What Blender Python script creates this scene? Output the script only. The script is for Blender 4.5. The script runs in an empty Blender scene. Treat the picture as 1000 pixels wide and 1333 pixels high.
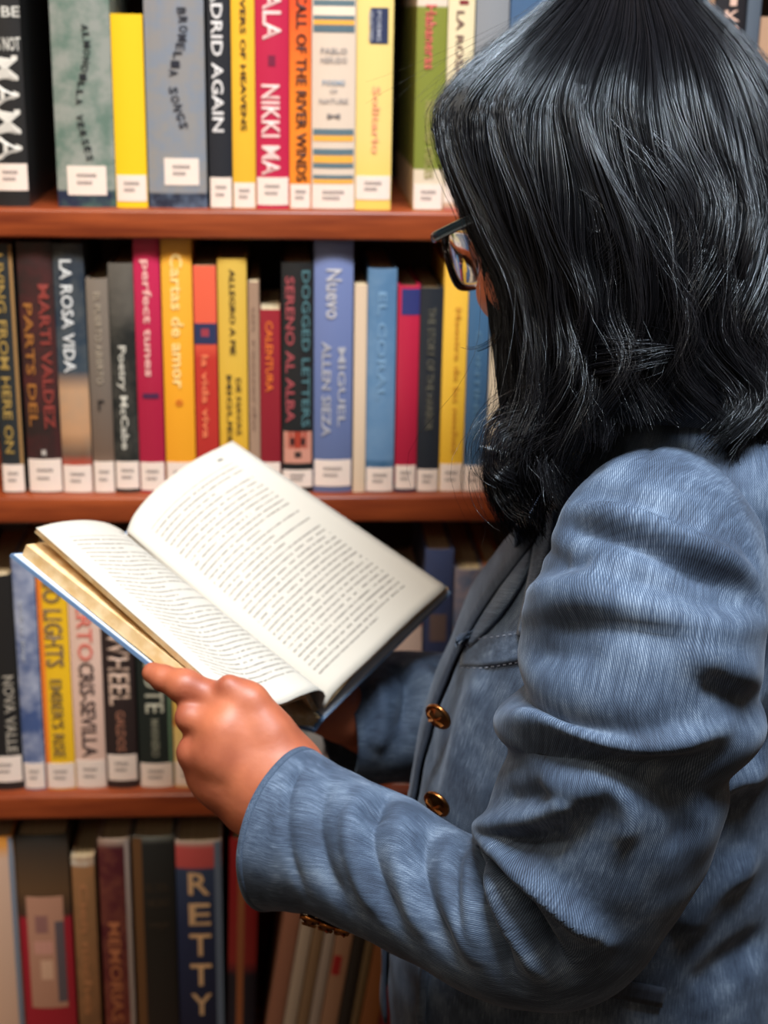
import bpy, math, random
import numpy as np
from mathutils import Vector, Matrix, noise
from mathutils.bvhtree import BVHTree

random.seed(7)
RNG = np.random.default_rng(7)
SC = bpy.context.scene
COL = SC.collection

# ---------------------------------------------------------------- camera
F_PX = 2000.0                       # focal length for the 1000 x 1333 frame
YAW, PITCH, ROLL = math.radians(4.0), math.radians(18.0), math.radians(1.0)
CAM = np.array([0.0, -1.357, 1.58])
cam_data = bpy.data.cameras.new('camera')
cam_data.sensor_fit = 'HORIZONTAL'
cam_data.sensor_width = 36.0
cam_data.lens = 36.0 * F_PX / 1000.0
cam_data.dof.use_dof = True
cam_data.dof.focus_distance = 0.90
cam_data.dof.aperture_fstop = 9.0
cam_data.clip_start = 0.01
cam = bpy.data.objects.new('camera', cam_data)
COL.objects.link(cam)
cam.location = CAM
FWD = np.array([math.sin(YAW) * math.cos(PITCH), math.cos(YAW) * math.cos(PITCH), -math.sin(PITCH)])
_r = np.array([math.cos(YAW), -math.sin(YAW), 0.0]); _u = np.cross(_r, FWD)
RIGHT = math.cos(ROLL) * _r + math.sin(ROLL) * _u
UP = np.cross(RIGHT, FWD)
cam.rotation_euler = Matrix((RIGHT, UP, -FWD)).transposed().to_euler()
SC.camera = cam

# ---------------------------------------------------------------- light
SC.view_settings.view_transform = 'Standard'
SC.view_settings.look = 'None'
SC.view_settings.gamma = 1.0
SC.view_settings.use_curve_mapping = False
SC.view_settings.exposure = 0.0

world = bpy.data.worlds.new('world')
SC.world = world
world.use_nodes = True
world.node_tree.nodes['Background'].inputs[0].default_value = (1.0, 0.68, 0.44, 1)
world.node_tree.nodes['Background'].inputs[1].default_value = 0.15

def area_light(name, loc, target, sx, sy, power, color, spread=180):
    d = bpy.data.lights.new(name, 'AREA')
    d.shape = 'RECTANGLE'; d.size = sx; d.size_y = sy
    d.energy = power; d.color = color; d.spread = math.radians(spread)
    o = bpy.data.objects.new(name, d); COL.objects.link(o)
    o.location = loc
    o.rotation_euler = (Vector(target) - Vector(loc)).to_track_quat('-Z', 'Y').to_euler()
    return o
# two rows of ceiling tubes over the aisle and a warm fill light added behind the camera
area_light('overhead_light', (0.30, -0.92, 2.75), (0.30, -0.50, 1.2), 0.8, 0.25, 33, (0.84, 0.92, 1.0), 120)
area_light('overhead_light', (-0.75, -0.95, 2.6), (-0.50, 0.0, 1.2), 1.0, 0.25, 6.6, (1.0, 0.84, 0.66), 84)
area_light('overhead_light', (-0.6, -2.3, 2.6), (-0.1, 0.0, 1.15), 0.6, 0.6, 3.5, (1.0, 0.82, 0.62))

# ---------------------------------------------------------------- helpers
def at(x, y, d):
    """world point seen at picture position (x, y), d metres along the view axis"""
    x = np.asarray(x, float); y = np.asarray(y, float); d = np.asarray(d, float)
    a = ((x - 500.0) / F_PX * d)[..., None]; b = ((666.5 - y) / F_PX * d)[..., None]
    return CAM + a * RIGHT + b * UP + d[..., None] * FWD

def on_wall(x, y, wall_y=0.0):
    """world point of the upright plane y = wall_y seen at picture position (x, y)"""
    r = FWD + (x - 500.0) / F_PX * RIGHT + (666.5 - y) / F_PX * UP
    return CAM + r * ((wall_y - CAM[1]) / r[1])

def lin(c):
    """sRGB 0-255 to linear"""
    out = []
    for v in c:
        v = v / 255.0
        out.append(v / 12.92 if v <= 0.04045 else ((v + 0.055) / 1.055) ** 2.4)
    return tuple(out) + (1.0,)

def tag(o, label=None, cat=None, group=None, kind=None):
    if label: o['label'] = label
    if cat: o['category'] = cat
    if group: o['group'] = group
    if kind: o['kind'] = kind
    return o

def empty(name, loc, rot=(0, 0, 0)):
    o = bpy.data.objects.new(name, None); COL.objects.link(o)
    o.location = loc; o.rotation_euler = rot; o.empty_display_size = 0.05
    return o

def link_mesh(name, me, mat=None, parent=None, world_space=False, smooth=True):
    o = bpy.data.objects.new(name, me); COL.objects.link(o)
    if mat: me.materials.append(mat)
    if smooth and len(me.polygons):
        me.polygons.foreach_set('use_smooth', np.ones(len(me.polygons), bool))
    if parent is not None:
        o.parent = parent
        if world_space:
            root = parent
            m = Matrix.Identity(4)
            chain = []
            while root is not None:
                chain.append(root); root = root.parent
            for r in reversed(chain):
                m = m @ r.matrix_parent_inverse @ r.matrix_basis
            o.matrix_parent_inverse = m.inverted()
    return o

def mesh_from(name, V, F, uv=None):
    me = bpy.data.meshes.new(name)
    me.from_pydata([tuple(v) for v in V], [], [tuple(f) for f in F])
    if uv is not None:
        lay = me.uv_layers.new(name='UVMap')
        idx = np.zeros(len(me.loops), np.int32); me.loops.foreach_get('vertex_index', idx)
        lay.data.foreach_set('uv', np.asarray(uv, np.float32)[idx].ravel())
    me.validate(); me.update()
    return me

class MB:
    """collects boxes, strips and tubes for one mesh"""
    def __init__(self): self.v = []; self.f = []
    def add(self, V, F):
        n = len(self.v); self.v.extend([tuple(p) for p in V])
        self.f.extend([tuple(i + n for i in q) for q in F])
    def box(self, x0, x1, y0, y1, z0, z1, b=0.0):
        if b <= 0:
            V = [(x, y, z) for x in (x0, x1) for y in (y0, y1) for z in (z0, z1)]
            self.add(V, [(0, 1, 3, 2), (4, 6, 7, 5), (0, 4, 5, 1), (2, 3, 7, 6), (0, 2, 6, 4), (1, 5, 7, 3)])
            return
        # box with the long edges along x rounded
        prof = []
        for cy, cz, a0 in ((y1 - b, z1 - b, 0), (y0 + b, z1 - b, 90), (y0 + b, z0 + b, 180), (y1 - b, z0 + b, 270)):
            for k in range(4):
                a = math.radians(a0 + 30 * k)
                prof.append((cy + b * math.cos(a), cz + b * math.sin(a)))
        n = len(prof)
        V = [(x, p[0], p[1]) for x in (x0, x1) for p in prof]
        Fc = [(i, (i + 1) % n, n + (i + 1) % n, n + i) for i in range(n)]
        Fc += [tuple(reversed(range(n))), tuple(range(n, 2 * n))]
        self.add(V, Fc)
    def build(self, name, mat, parent=None, smooth=False, world_space=False):
        return link_mesh(name, mesh_from(name, self.v, self.f), mat, parent, world_space, smooth)

def grid_faces(nu, nv, cu=False, cv=False):
    F = []
    for i in range(nu if cu else nu - 1):
        for j in range(nv if cv else nv - 1):
            a, b = (i + 1) % nu, (j + 1) % nv
            F.append((i * nv + j, a * nv + j, a * nv + b, i * nv + b))
    return F

def grid_mesh(name, P, cu=False, cv=False, uv=None):
    nu, nv = P.shape[:2]
    return mesh_from(name, P.reshape(-1, 3), grid_faces(nu, nv, cu, cv), None if uv is None else uv.reshape(-1, 2))

def spline(pts, n, closed=False):
    """Catmull-Rom through rows of pts, n samples, roughly even in arc length"""
    p = np.asarray(pts, float)
    p = np.vstack([2 * p[0] - p[1], p, 2 * p[-1] - p[-2]])
    segs = len(p) - 3
    t = np.linspace(0, segs, segs * 24 + 1)
    i = np.minimum(t.astype(int), segs - 1); u = (t - i)[:, None]
    a, b, c, d = p[i], p[i + 1], p[i + 2], p[i + 3]
    q = 0.5 * ((2 * b) + (c - a) * u + (2 * a - 5 * b + 4 * c - d) * u ** 2 + (3 * b - a - 3 * c + d) * u ** 3)
    s = np.concatenate([[0], np.cumsum(np.linalg.norm(np.diff(q[:, :3], axis=0), axis=1))])
    w = np.linspace(0, s[-1], n)
    return np.stack([np.interp(w, s, q[:, k]) for k in range(q.shape[1])], 1)

# ---------------------------------------------------------------- materials
def new_mat(name):
    m = bpy.data.materials.new(name); m.use_nodes = True
    nt = m.node_tree
    return m, nt, nt.nodes['Principled BSDF']

def nd(nt, typ, **kw):
    n = nt.nodes.new(typ)
    for k, v in kw.items():
        if k.startswith('i_'):
            n.inputs[k[2:].replace('_', ' ')].default_value = v
        else:
            setattr(n, k, v)
    return n

MATS = {}
def plain(name, rgb, rough=0.5, metal=0.0, coat=0.0, spec=0.4, grain=0.0):
    key = (name, rgb, rough, metal, coat)
    if key in MATS: return MATS[key]
    m, nt, b = new_mat(name)
    b.inputs['Base Color'].default_value = lin(rgb)
    b.inputs['Roughness'].default_value = rough
    b.inputs['Metallic'].default_value = metal
    b.inputs['Coat Weight'].default_value = coat
    b.inputs['Coat Roughness'].default_value = 0.15
    b.inputs['Specular IOR Level'].default_value = spec
    if grain > 0:
        tc = nd(nt, 'ShaderNodeTexCoord'); nz = nd(nt, 'ShaderNodeTexNoise', i_Scale=420.0, i_Detail=3.0)
        nt.links.new(tc.outputs['Object'], nz.inputs['Vector'])
        mx = nd(nt, 'ShaderNodeMix', data_type='RGBA', blend_type='MULTIPLY'); mx.inputs[0].default_value = grain
        mx.inputs[6].default_value = lin(rgb); nt.links.new(nz.outputs['Color'], mx.inputs[7])
        nt.links.new(mx.outputs[2], b.inputs['Base Color'])
    MATS[key] = m
    return m

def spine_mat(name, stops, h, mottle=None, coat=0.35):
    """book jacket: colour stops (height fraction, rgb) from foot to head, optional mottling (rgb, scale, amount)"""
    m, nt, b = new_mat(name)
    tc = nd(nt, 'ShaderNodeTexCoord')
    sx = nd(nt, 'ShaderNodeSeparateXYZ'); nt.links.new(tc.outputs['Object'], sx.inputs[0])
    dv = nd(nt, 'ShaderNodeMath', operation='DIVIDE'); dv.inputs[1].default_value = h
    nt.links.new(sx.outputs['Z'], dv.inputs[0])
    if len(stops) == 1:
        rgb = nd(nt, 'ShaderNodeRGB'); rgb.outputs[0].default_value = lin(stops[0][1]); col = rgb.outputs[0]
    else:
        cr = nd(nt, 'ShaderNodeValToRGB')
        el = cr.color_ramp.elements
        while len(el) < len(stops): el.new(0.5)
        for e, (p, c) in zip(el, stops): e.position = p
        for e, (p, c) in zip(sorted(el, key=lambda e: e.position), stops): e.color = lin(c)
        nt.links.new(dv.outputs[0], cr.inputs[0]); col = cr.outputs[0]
    if mottle:
        rgb2, scale, amt = mottle
        nz = nd(nt, 'ShaderNodeTexNoise', i_Scale=scale, i_Detail=4.0, i_Roughness=0.65)
        nt.links.new(tc.outputs['Object'], nz.inputs['Vector'])
        mr = nd(nt, 'ShaderNodeMapRange'); mr.inputs[1].default_value = 0.42; mr.inputs[2].default_value = 0.62
        mr.inputs[4].default_value = amt
        nt.links.new(nz.outputs[0], mr.inputs[0])
        mx = nd(nt, 'ShaderNodeMix', data_type='RGBA')
        nt.links.new(mr.outputs[0], mx.inputs[0]); nt.links.new(col, mx.inputs[6]); mx.inputs[7].default_value = lin(rgb2)
        col = mx.outputs[2]
    nt.links.new(col, b.inputs['Base Color'])
    b.inputs['Roughness'].default_value = 0.45
    b.inputs['Coat Weight'].default_value = coat
    b.inputs['Coat Roughness'].default_value = 0.2
    return m

def wood_mat(name, c0, c1):
    m, nt, b = new_mat(name)
    tc = nd(nt, 'ShaderNodeTexCoord'); mp = nd(nt, 'ShaderNodeMapping'); mp.inputs['Scale'].default_value = (2.5, 30, 30)
    nt.links.new(tc.outputs['Object'], mp.inputs[0])
    nz = nd(nt, 'ShaderNodeTexNoise', i_Scale=3.0, i_Detail=6.0, i_Roughness=0.6); nt.links.new(mp.outputs[0], nz.inputs['Vector'])
    cr = nd(nt, 'ShaderNodeValToRGB'); e = cr.color_ramp.elements
    e[0].position = 0.3; e[0].color = lin(c0); e[1].position = 0.72; e[1].color = lin(c1)
    nt.links.new(nz.outputs[0], cr.inputs[0]); nt.links.new(cr.outputs[0], b.inputs['Base Color'])
    b.inputs['Roughness'].default_value = 0.38
    bp = nd(nt, 'ShaderNodeBump', i_Strength=0.15, i_Distance=0.001); nt.links.new(nz.outputs[0], bp.inputs['Height'])
    nt.links.new(bp.outputs[0], b.inputs['Normal'])
    return m

def pages_mat(name, rgb):
    """edges of a closed block of leaves: fine stripes across the block"""
    m, nt, b = new_mat(name)
    tc = nd(nt, 'ShaderNodeTexCoord'); mp = nd(nt, 'ShaderNodeMapping'); mp.inputs['Scale'].default_value = (1600, 3, 3)
    nt.links.new(tc.outputs['Object'], mp.inputs[0])
    nz = nd(nt, 'ShaderNodeTexNoise', i_Scale=1.0, i_Detail=2.0); nt.links.new(mp.outputs[0], nz.inputs['Vector'])
    cr = nd(nt, 'ShaderNodeValToRGB'); e = cr.color_ramp.elements
    e[0].position = 0.3; e[0].color = lin(tuple(int(c * 0.78) for c in rgb)); e[1].position = 0.7; e[1].color = lin(rgb)
    nt.links.new(nz.outputs[0], cr.inputs[0]); nt.links.new(cr.outputs[0], b.inputs['Base Color'])
    b.inputs['Roughness'].default_value = 0.9
    return m

WOOD = wood_mat('shelf_wood', (100, 38, 17), (150, 70, 33))
WOOD_DARK = wood_mat('back_panel_wood', (30, 20, 16), (44, 30, 22))
PAGES = pages_mat('leaf_edges', (214, 190, 150))
STICKER = plain('sticker_paper', (226, 205, 190), 0.6, grain=0.12)
INK = plain('sticker_ink', (120, 105, 100), 0.7)
# ---------------------------------------------------------------- setting
fl = MB(); fl.box(-2.5, 2.5, -3.0, 0.6, -0.05, 0.0)
floor = fl.build('floor', plain('floor_carpet', (72, 58, 50), 0.95, grain=0.5)); tag(floor, kind='structure')

# ---------------------------------------------------------------- bookcase
Z = [None, on_wall(300, 274)[2], on_wall(300, 647)[2], on_wall(300, 1033)[2], None]
TH = 0.0255
Z[4] = Z[3] - 0.305
case = empty('bookcase', (0, 0, 0))
tag(case, 'tall reddish brown wooden library bookcase filled with rows of books', 'bookcase')
X0, X1 = -0.80, 0.80
for z in (Z[1] + 0.36, Z[1], Z[2], Z[3], Z[4], Z[4] - 0.34, 0.10):
    b = MB(); b.box(X0, X1, 0.0, 0.30, z - TH, z, 0.003); b.build('shelf_board', WOOD, case, True)
for x in (X0 - 0.026, X1):
    b = MB(); b.box(x, x + 0.026, -0.004, 0.312, 0.0, Z[1] + 0.42); b.build('side_panel', WOOD, case)
b = MB(); b.box(X0, X1, 0.30, 0.312, 0.0, Z[1] + 0.42); b.build('back_panel', WOOD_DARK, case)
b = MB(); b.box(X0, X1, 0.02, 0.04, 0.0, 0.10 - TH); b.build('plinth', WOOD_DARK, case)

# ---------------------------------------------------------------- books
SPINE_Y = 0.014            # spines stand a little behind the shelf edge
TEXT = {}
def text_mesh(s):
    """outline of a line of lettering, unit box 0..1 in x and y"""
    if s in TEXT: return TEXT[s]
    cu = bpy.data.curves.new('lettering', 'FONT'); cu.body = s; cu.resolution_u = 2; cu.offset = 0.016
    ob = bpy.data.objects.new('lettering', cu); COL.objects.link(ob)
    dg = bpy.context.evaluated_depsgraph_get()
    me = bpy.data.meshes.new_from_object(ob.evaluated_get(dg))
    V = np.zeros(len(me.vertices) * 3); me.vertices.foreach_get('co', V); V = V.reshape(-1, 3)
    F = [tuple(p.vertices) for p in me.polygons]
    bpy.data.objects.remove(ob); bpy.data.curves.remove(cu); bpy.data.meshes.remove(me)
    lo, hi = V.min(0), V.max(0)
    V = (V - lo) / np.maximum(hi - lo, 1e-6)
    TEXT[s] = (V[:, :2], F)
    return TEXT[s]

def curve_out(x, w, bulge):
    return -bulge * (1 - (2 * x / w) ** 2)

def strip(me_name, w, bulge, x0, x1, z0, z1, off, mat, parent, n=7):
    """thin sheet lying on the rounded spine"""
    xs = np.linspace(x0, x1, n)
    V, F = [], []
    for x in xs:
        y = curve_out(x, w, bulge) - off
        V += [(x, y, z0), (x, y, z1)]
    for x in xs:
        y = curve_out(x, w, bulge)
        V += [(x, y, z0), (x, y, z1)]
    m = 2 * n
    for i in range(n - 1):
        F.append((2 * i, 2 * i + 2, 2 * i + 3, 2 * i + 1))
        F.append((2 * i, m + 2 * i, m + 2 * i + 2, 2 * i + 2))
        F.append((2 * i + 1, 2 * i + 3, m + 2 * i + 3, m + 2 * i + 1))
    F += [(0, 1, m + 1, m), (m - 2, 2 * m - 2, 2 * m - 1, m - 1)]
    return link_mesh(me_name, mesh_from(me_name, V, F), mat, parent, smooth=False)

def put_text(s, w, bulge, cx, zc, length, height, mode, mat, parent, wave=0.0, off=0.0010, name='title_lettering'):
    """mode 'down' reads from head to foot, 'flat' reads across the spine, 'stack' sets upright letters one under another"""
    V2, F = [], []
    if mode == 'stack':
        n = len(s); cell = length / n
        for k, ch in enumerate(s):
            if ch == ' ': continue
            V, Fc = text_mesh(ch); base = len(V2)
            ww = height * (0.45 if ch in 'I1' else 1.0)
            for x, y in V: V2.append((cx + (x - 0.5) * ww, zc + length / 2 - cell * (k + 0.86) + y * cell * 0.72))
            F += [tuple(i + base for i in f) for f in Fc]
    elif mode == 'down' and wave:
        n = len(s); cell = length / n
        for k, ch in enumerate(s):
            if ch == ' ': continue
            V, Fc = text_mesh(ch); base = len(V2)
            t = (k + 0.5) / n; sh = wave * math.sin(t * 6.6 + 0.6)
            for x, y in V: V2.append((cx + sh + (y - 0.5) * height, zc + length / 2 - cell * (k + 0.12 + 0.76 * x)))
            F += [tuple(i + base for i in f) for f in Fc]
    else:
        V, F = text_mesh(s)
        for x, y in V:
            if mode == 'down': V2.append((cx + (y - 0.5) * height, zc + (0.5 - x) * length))
            else: V2.append((cx + (x - 0.5) * length, zc + (y - 0.5) * height))
    V3 = [(x, curve_out(max(-w / 2, min(w / 2, x)), w, bulge) - off, z) for x, z in V2]
    return link_mesh(name, mesh_from(name, V3, F), mat, parent, smooth=False)

def ink(rgb): return plain('lettering_ink', rgb, 0.55)

ROW_NAME = {1: 'top shelf', 2: 'second shelf', 3: 'third shelf', 4: 'lowest shelf'}
ROW_YMID = {1: 130, 2: 480, 3: 890, 4: 1210}
last_right = {}
def book(row, x0, x1, top, label, stops, sticker=None, texts=(), bands=(), mottle=None, lean=0.0,
         paper=False, depth=None, gap=True, fully=True, sticker_x=None, coat=0.35, push=0.0, edge=None):
    """x0, x1: picture columns of the spine at mid height; top: picture row of its head (None: out of frame)"""
    ym = ROW_YMID[row]
    a = on_wall(x0, ym, SPINE_Y + push)[0]; c = on_wall(x1, ym, SPINE_Y + push)[0]
    if lean == 0.0:
        a = max(a, last_right.get(row, -9) + 0.0006)
        last_right[row] = c
    w = max(c - a, 0.007); xc = (a + c) / 2
    zb = Z[row]
    if top is None: h = random.uniform(0.285, 0.315) if row == 1 else 0.235
    else: h = on_wall((x0 + x1) / 2, top, SPINE_Y + push)[2] - zb
    bulge = 0.0008 if paper else min(0.0032, w * 0.09)
    dep = depth or min(0.215, h * random.uniform(0.60, 0.68))
    rx = math.radians(lean)
    root = empty('book', (xc, SPINE_Y + push + bulge, zb + (0.5 * w * abs(math.sin(rx)) if lean else 0)), (0, rx, 0))
    tag(root, label, 'book', 'library books on the ' + ROW_NAME[row])
    ct = 0.0006 if paper else 0.0024
    ov = 0.0 if paper else 0.003
    # cover: spine and two boards as one bent sheet
    n = 9
    outer = [(-w / 2, dep)] + [(x, curve_out(x, w, bulge)) for x in np.linspace(-w / 2, w / 2, n)] + [(w / 2, dep)]
    iw = w / 2 - ct
    inner = [(-iw, dep)] + [(x, curve_out(x, w, bulge) + ct) for x in np.linspace(-iw, iw, n)] + [(iw, dep)]
    m = len(outer)
    V = [(x, y, z) for z in (0, h) for x, y in outer] + [(x, y, z) for z in (0, h) for x, y in inner]
    F = []
    for i in range(m - 1):
        F.append((i, i + 1, m + i + 1, m + i))
        F.append((2 * m + i, 3 * m + i, 3 * m + i + 1, 2 * m + i + 1))
        F.append((i, 2 * m + i, 2 * m + i + 1, i + 1))
        F.append((m + i, m + i + 1, 3 * m + i + 1, 3 * m + i))
    for i in (0, m - 1): F.append((i, m + i, 3 * m + i, 2 * m + i))
    cov = link_mesh('cover', mesh_from('cover', V, F), spine_mat('book_jacket', stops, h, mottle, coat), root, smooth=False)
    pg = MB(); pg.box(-iw + 0.0002, iw - 0.0002, ct + 0.0005, dep - max(ov, 0.0005), max(ov, 0.0004), h - max(ov, 0.0004))
    pg.build('pages', PAGES, root)
    zpx = lambda y: on_wall((x0 + x1) / 2, y, SPINE_Y + push)[2] - zb
    if sticker:
        z1, z0 = zpx(sticker[0]), zpx(sticker[1]); z0 = max(z0, 0.0008)
        if sticker_x: sx0, sx1 = (sticker_x[0] - 0.5) * w, (sticker_x[1] - 0.5) * w
        else: sx0, sx1 = -w / 2 + 0.0006, w / 2 - 0.0006
        st = strip('spine_label', w, bulge, sx0, sx1, z0, z1, 0.0005, STICKER, root)
        k = MB()
        for r in range(2):
            zz = z0 + (z1 - z0) * (0.62 - 0.25 * r); x = sx0 + (sx1 - sx0) * 0.25
            while x < sx0 + (sx1 - sx0) * (0.72 - 0.1 * r):
                y = curve_out(x, w, bulge) - 0.0008
                k.add([(x, y, zz), (x + 0.0012, y, zz), (x + 0.0012, y, zz + 0.003), (x, y, zz + 0.003)], [(0, 1, 2, 3)])
                x += 0.0019
        if k.v: k.build('call_number', INK, st)
    if edge: strip('spine_edge_band', w, bulge, (edge[0] - 0.5) * w, (edge[1] - 0.5) * w, 0.001, h - 0.001, 0.0003, ink(edge[2]), root)
    for bd in bands:      # (x fraction 0, x fraction 1, picture row top, picture row foot, colour)
        strip('color_band', w, bulge, (bd[0] - 0.5) * w * 0.99, (bd[1] - 0.5) * w * 0.99, zpx(bd[3]), zpx(bd[2]), 0.0004, ink(bd[4]), root)
    for t in texts:       # (string, mode, x fraction, picture row top, picture row foot, height fraction of width, colour, wave)
        s, mode, fx, y0, y1, hf, rgb = t[:7]; wave = t[7] if len(t) > 7 else 0.0
        L = zpx(y0) - zpx(y1); zc = (zpx(y0) + zpx(y1)) / 2
        if mode == 'flat': put_text(s, w, bulge, (fx - 0.5) * w, zc, hf * w, L, 'flat', ink(rgb), root)
        else: put_text(s, w, bulge, (fx - 0.5) * w, zc, L, hf * w, mode, ink(rgb), root, wave * w)
    return root

def mono(c): return [(0.0, c)]
WHITE, CREAM, BLACK = (225, 215, 205), (222, 200, 165), (24, 24, 28)
# --- top shelf, left to right
book(1, -14, 31, None, 'black book with large white script lettering at left end of top shelf', mono((26, 25, 25)), (213, 248), [
    ('MAMA', 'down', 0.5, 72, 210, 0.75, (196, 190, 180)), ('BE', 'flat', 0.75, 8, 22, 0.5, (190, 185, 175)), ('IS NOT', 'flat', 0.62, 48, 66, 0.7, (190, 185, 175))])
book(1, 69, 146, None, 'wide mottled grey green book with wavy black letters beside the dark gap', [(0.0, (28, 36, 58)), (0.044, (28, 36, 58)), (0.05, (136, 138, 128)), (1.0, (128, 130, 124))],
     (216, 254), [('ALMONDILLA VERSES', 'down', 0.52, 30, 210, 0.12, (20, 22, 26), 0.09)], mottle=((72, 100, 86), 34.0, 0.8), sticker_x=(0.18, 0.85))
book(1, 147, 188, 18, 'plain bright yellow book with no title between two grey ones', mono((226, 180, 22)), (228, 262), coat=0.2)
book(1, 190, 267, None, 'wide plain grey book with wavy black letters and square white label', [(0.0, (30, 36, 52)), (0.04, (30, 36, 52)), (0.046, (132, 128, 124)), (0.9, (126, 122, 122))],
     (206, 241), [('BROMELIA SONGS', 'down', 0.56, 8, 168, 0.15, (30, 30, 40), 0.10)], mottle=((106, 122, 142), 60.0, 0.5), sticker_x=(0.28, 0.87))
book(1, 271, 301, None, 'black book with white capitals MADRID AGAIN down the spine', mono((28, 30, 36)), (231, 272), [('MADRID AGAIN', 'down', 0.42, -40, 172, 0.5, (206, 200, 196))])
book(1, 302, 332, None, 'narrow golden yellow book with small black lettering on top shelf', [(0.0, (214, 160, 40)), (0.4, (224, 168, 42)), (1, (226, 168, 30))], (238, 274), [('QUIVERS OF HEAVENS', 'down', 0.48, -40, 170, 0.3, (60, 40, 20))])
book(1, 333, 376, None, 'crimson book with pale capitals NIKKI MA down the spine', mono((176, 26, 62)), (231, 267), [
    ('HALA', 'down', 0.5, -34, 52, 0.55, (226, 186, 178)), ('NIKKI MA', 'down', 0.45, 110, 228, 0.55, (226, 186, 178))], bands=[(0.38, 0.6, 72, 86, (110, 20, 50))])
book(1, 377, 405, None, 'thin book shading from red to orange with heavy black lettering', [(0.0, (232, 128, 34)), (0.3, (232, 120, 30)), (0.62, (214, 60, 34)), (0.9, (178, 32, 46)), (1, (170, 28, 48))], (240, 276),
     [('CALL OF THE RIVER WINDS', 'down', 0.55, -10, 236, 0.5, (40, 22, 18))])
STR = []
for y0, y1, c in ((0, 8, (86, 104, 110)), (8, 20, (222, 200, 176)), (20, 26, (86, 104, 110)), (26, 32, (222, 158, 60)), (33, 42, (80, 98, 106)),
                  (168, 176, (86, 104, 110)), (177, 184, (222, 158, 60)), (194, 202, (86, 104, 110)), (203, 212, (222, 158, 60)), (213, 219, (86, 104, 110)), (228, 233, (86, 104, 110)), (234, 239, (222, 158, 60))):
    STR.append((0.03, 0.97, y0, y1, c))
book(1, 406, 463, None, 'thick cream book with blue grey and orange stripes near head and foot', mono((206, 184, 164)), (241, 275), [
    ('PABLO', 'flat', 0.5, 62, 70, 0.6, (150, 140, 135)), ('NERUDO', 'flat', 0.5, 74, 82, 0.6, (150, 140, 135)), ('POEMS', 'flat', 0.5, 104, 111, 0.52, (140, 150, 160)), ('OF', 'flat', 0.5, 116, 121, 0.18, (150, 140, 135)),
    ('NATURE', 'flat', 0.5, 128, 135, 0.66, (150, 140, 135)), ('M', 'flat', 0.5, 148, 154, 0.3, (120, 110, 105))], bands=STR)
book(1, 462, 511, None, 'pale yellow book with a navy rectangle near its head and faint orange lettering', [(0.0, (222, 184, 84)), (0.2, (222, 190, 112)), (1, (224, 196, 124))], (229, 260),
     [('Solitario', 'down', 0.55, 112, 200, 0.22, (226, 150, 110)), ('SELECTED', 'down', 0.38, 14, 54, 0.12, (150, 150, 160)), ('POEMS', 'down', 0.60, 14, 54, 0.12, (150, 150, 160))], bands=[(0.36, 0.86, 10, 57, (40, 46, 74))])
book(1, 541, 580, None, 'cream and moss green book right of the dark gap on top shelf', [(0.0, (188, 150, 60)), (0.02, (206, 186, 160)), (0.12, (206, 186, 160)), (0.121, (112, 118, 44)), (0.575, (122, 124, 46)), (0.58, (210, 188, 168)), (1, (212, 190, 172))], (240, 275),
     [('Habaneras', 'down', 0.45, 6, 90, 0.36, (196, 90, 80)), ('SELECTED VOICES', 'down', 0.5, 130, 232, 0.3, (150, 140, 80))])
book(1, 581, 615, None, 'cream book with dark lettering touching the left edge of the hair', [(0.0, (150, 60, 60)), (0.03, (214, 196, 160)), (1, (216, 196, 154))], (236, 264),
     [('LA ROSAS', 'down', 0.45, 14, 110, 0.3, (110, 80, 70))], bands=[(0.4, 0.75, 0, 6, (120, 40, 40))])
book(1, 617, 659, None, 'plain pale grey book behind the forehead hair', mono((128, 128, 130)))
book(1, 661, 722, None, 'steel blue book showing above the parting of the hair', mono((62, 88, 118)))
book(1, 902, 921, None, 'narrow tan book right behind the crown of the hair', mono((170, 130, 100)))
book(1, 923, 962, None, 'black book with cream and red capitals right of the hair', mono((28, 26, 30)), None, [('OIKS', 'stack', 0.55, -30, 50, 0.5, (210, 170, 150))], bands=[(0.6, 0.8, 36, 46, (206, 70, 50))])
book(1, 964, 981, None, 'thin blue grey book beside the frame edge on top shelf', mono((78, 86, 96)))
book(1, 983, 1030, 22, 'tan book cut by the right frame edge on top shelf', mono((170, 132, 104)))

# --- second shelf
book(2, -6, 24, 317, 'black book with gold lettering and gilt edge, leftmost on second shelf', mono((34, 38, 40)), (605, 640), [('LIVING FROM HERE ON', 'down', 0.42, 330, 590, 0.4, (150, 122, 62))], edge=(0.84, 0.98, (140, 104, 60)))
book(2, 29, 74, 315, 'thick dark brown book with two lines of red and gold capitals', [(0, (40, 34, 32)), (0.2, (36, 26, 24)), (0.5, (52, 30, 28)), (0.9, (36, 28, 26)), (1, (40, 36, 36))], (598, 640), [
    ('PARTS DEL', 'down', 0.25, 395, 555, 0.26, (146, 92, 40)), ('MARTI VALDEZ', 'down', 0.72, 370, 558, 0.3, (130, 52, 44)), ('M', 'flat', 0.5, 585, 593, 0.12, (190, 180, 170))], mottle=((88, 30, 32), 22.0, 0.45))
book(2, 75, 114, 317, 'dark blue book with a tan picture at the foot and white lettering', [(0, (190, 150, 130)), (0.13, (160, 60, 40)), (0.16, (100, 70, 50)), (0.25, (176, 132, 96)), (0.42, (182, 140, 104)), (0.5, (36, 52, 66)), (1, (24, 34, 48))], (606, 642),
     [('LA ROSA VIDA', 'down', 0.42, 338, 485, 0.4, (200, 200, 198))], mottle=((120, 120, 110), 26.0, 0.25))
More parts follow.
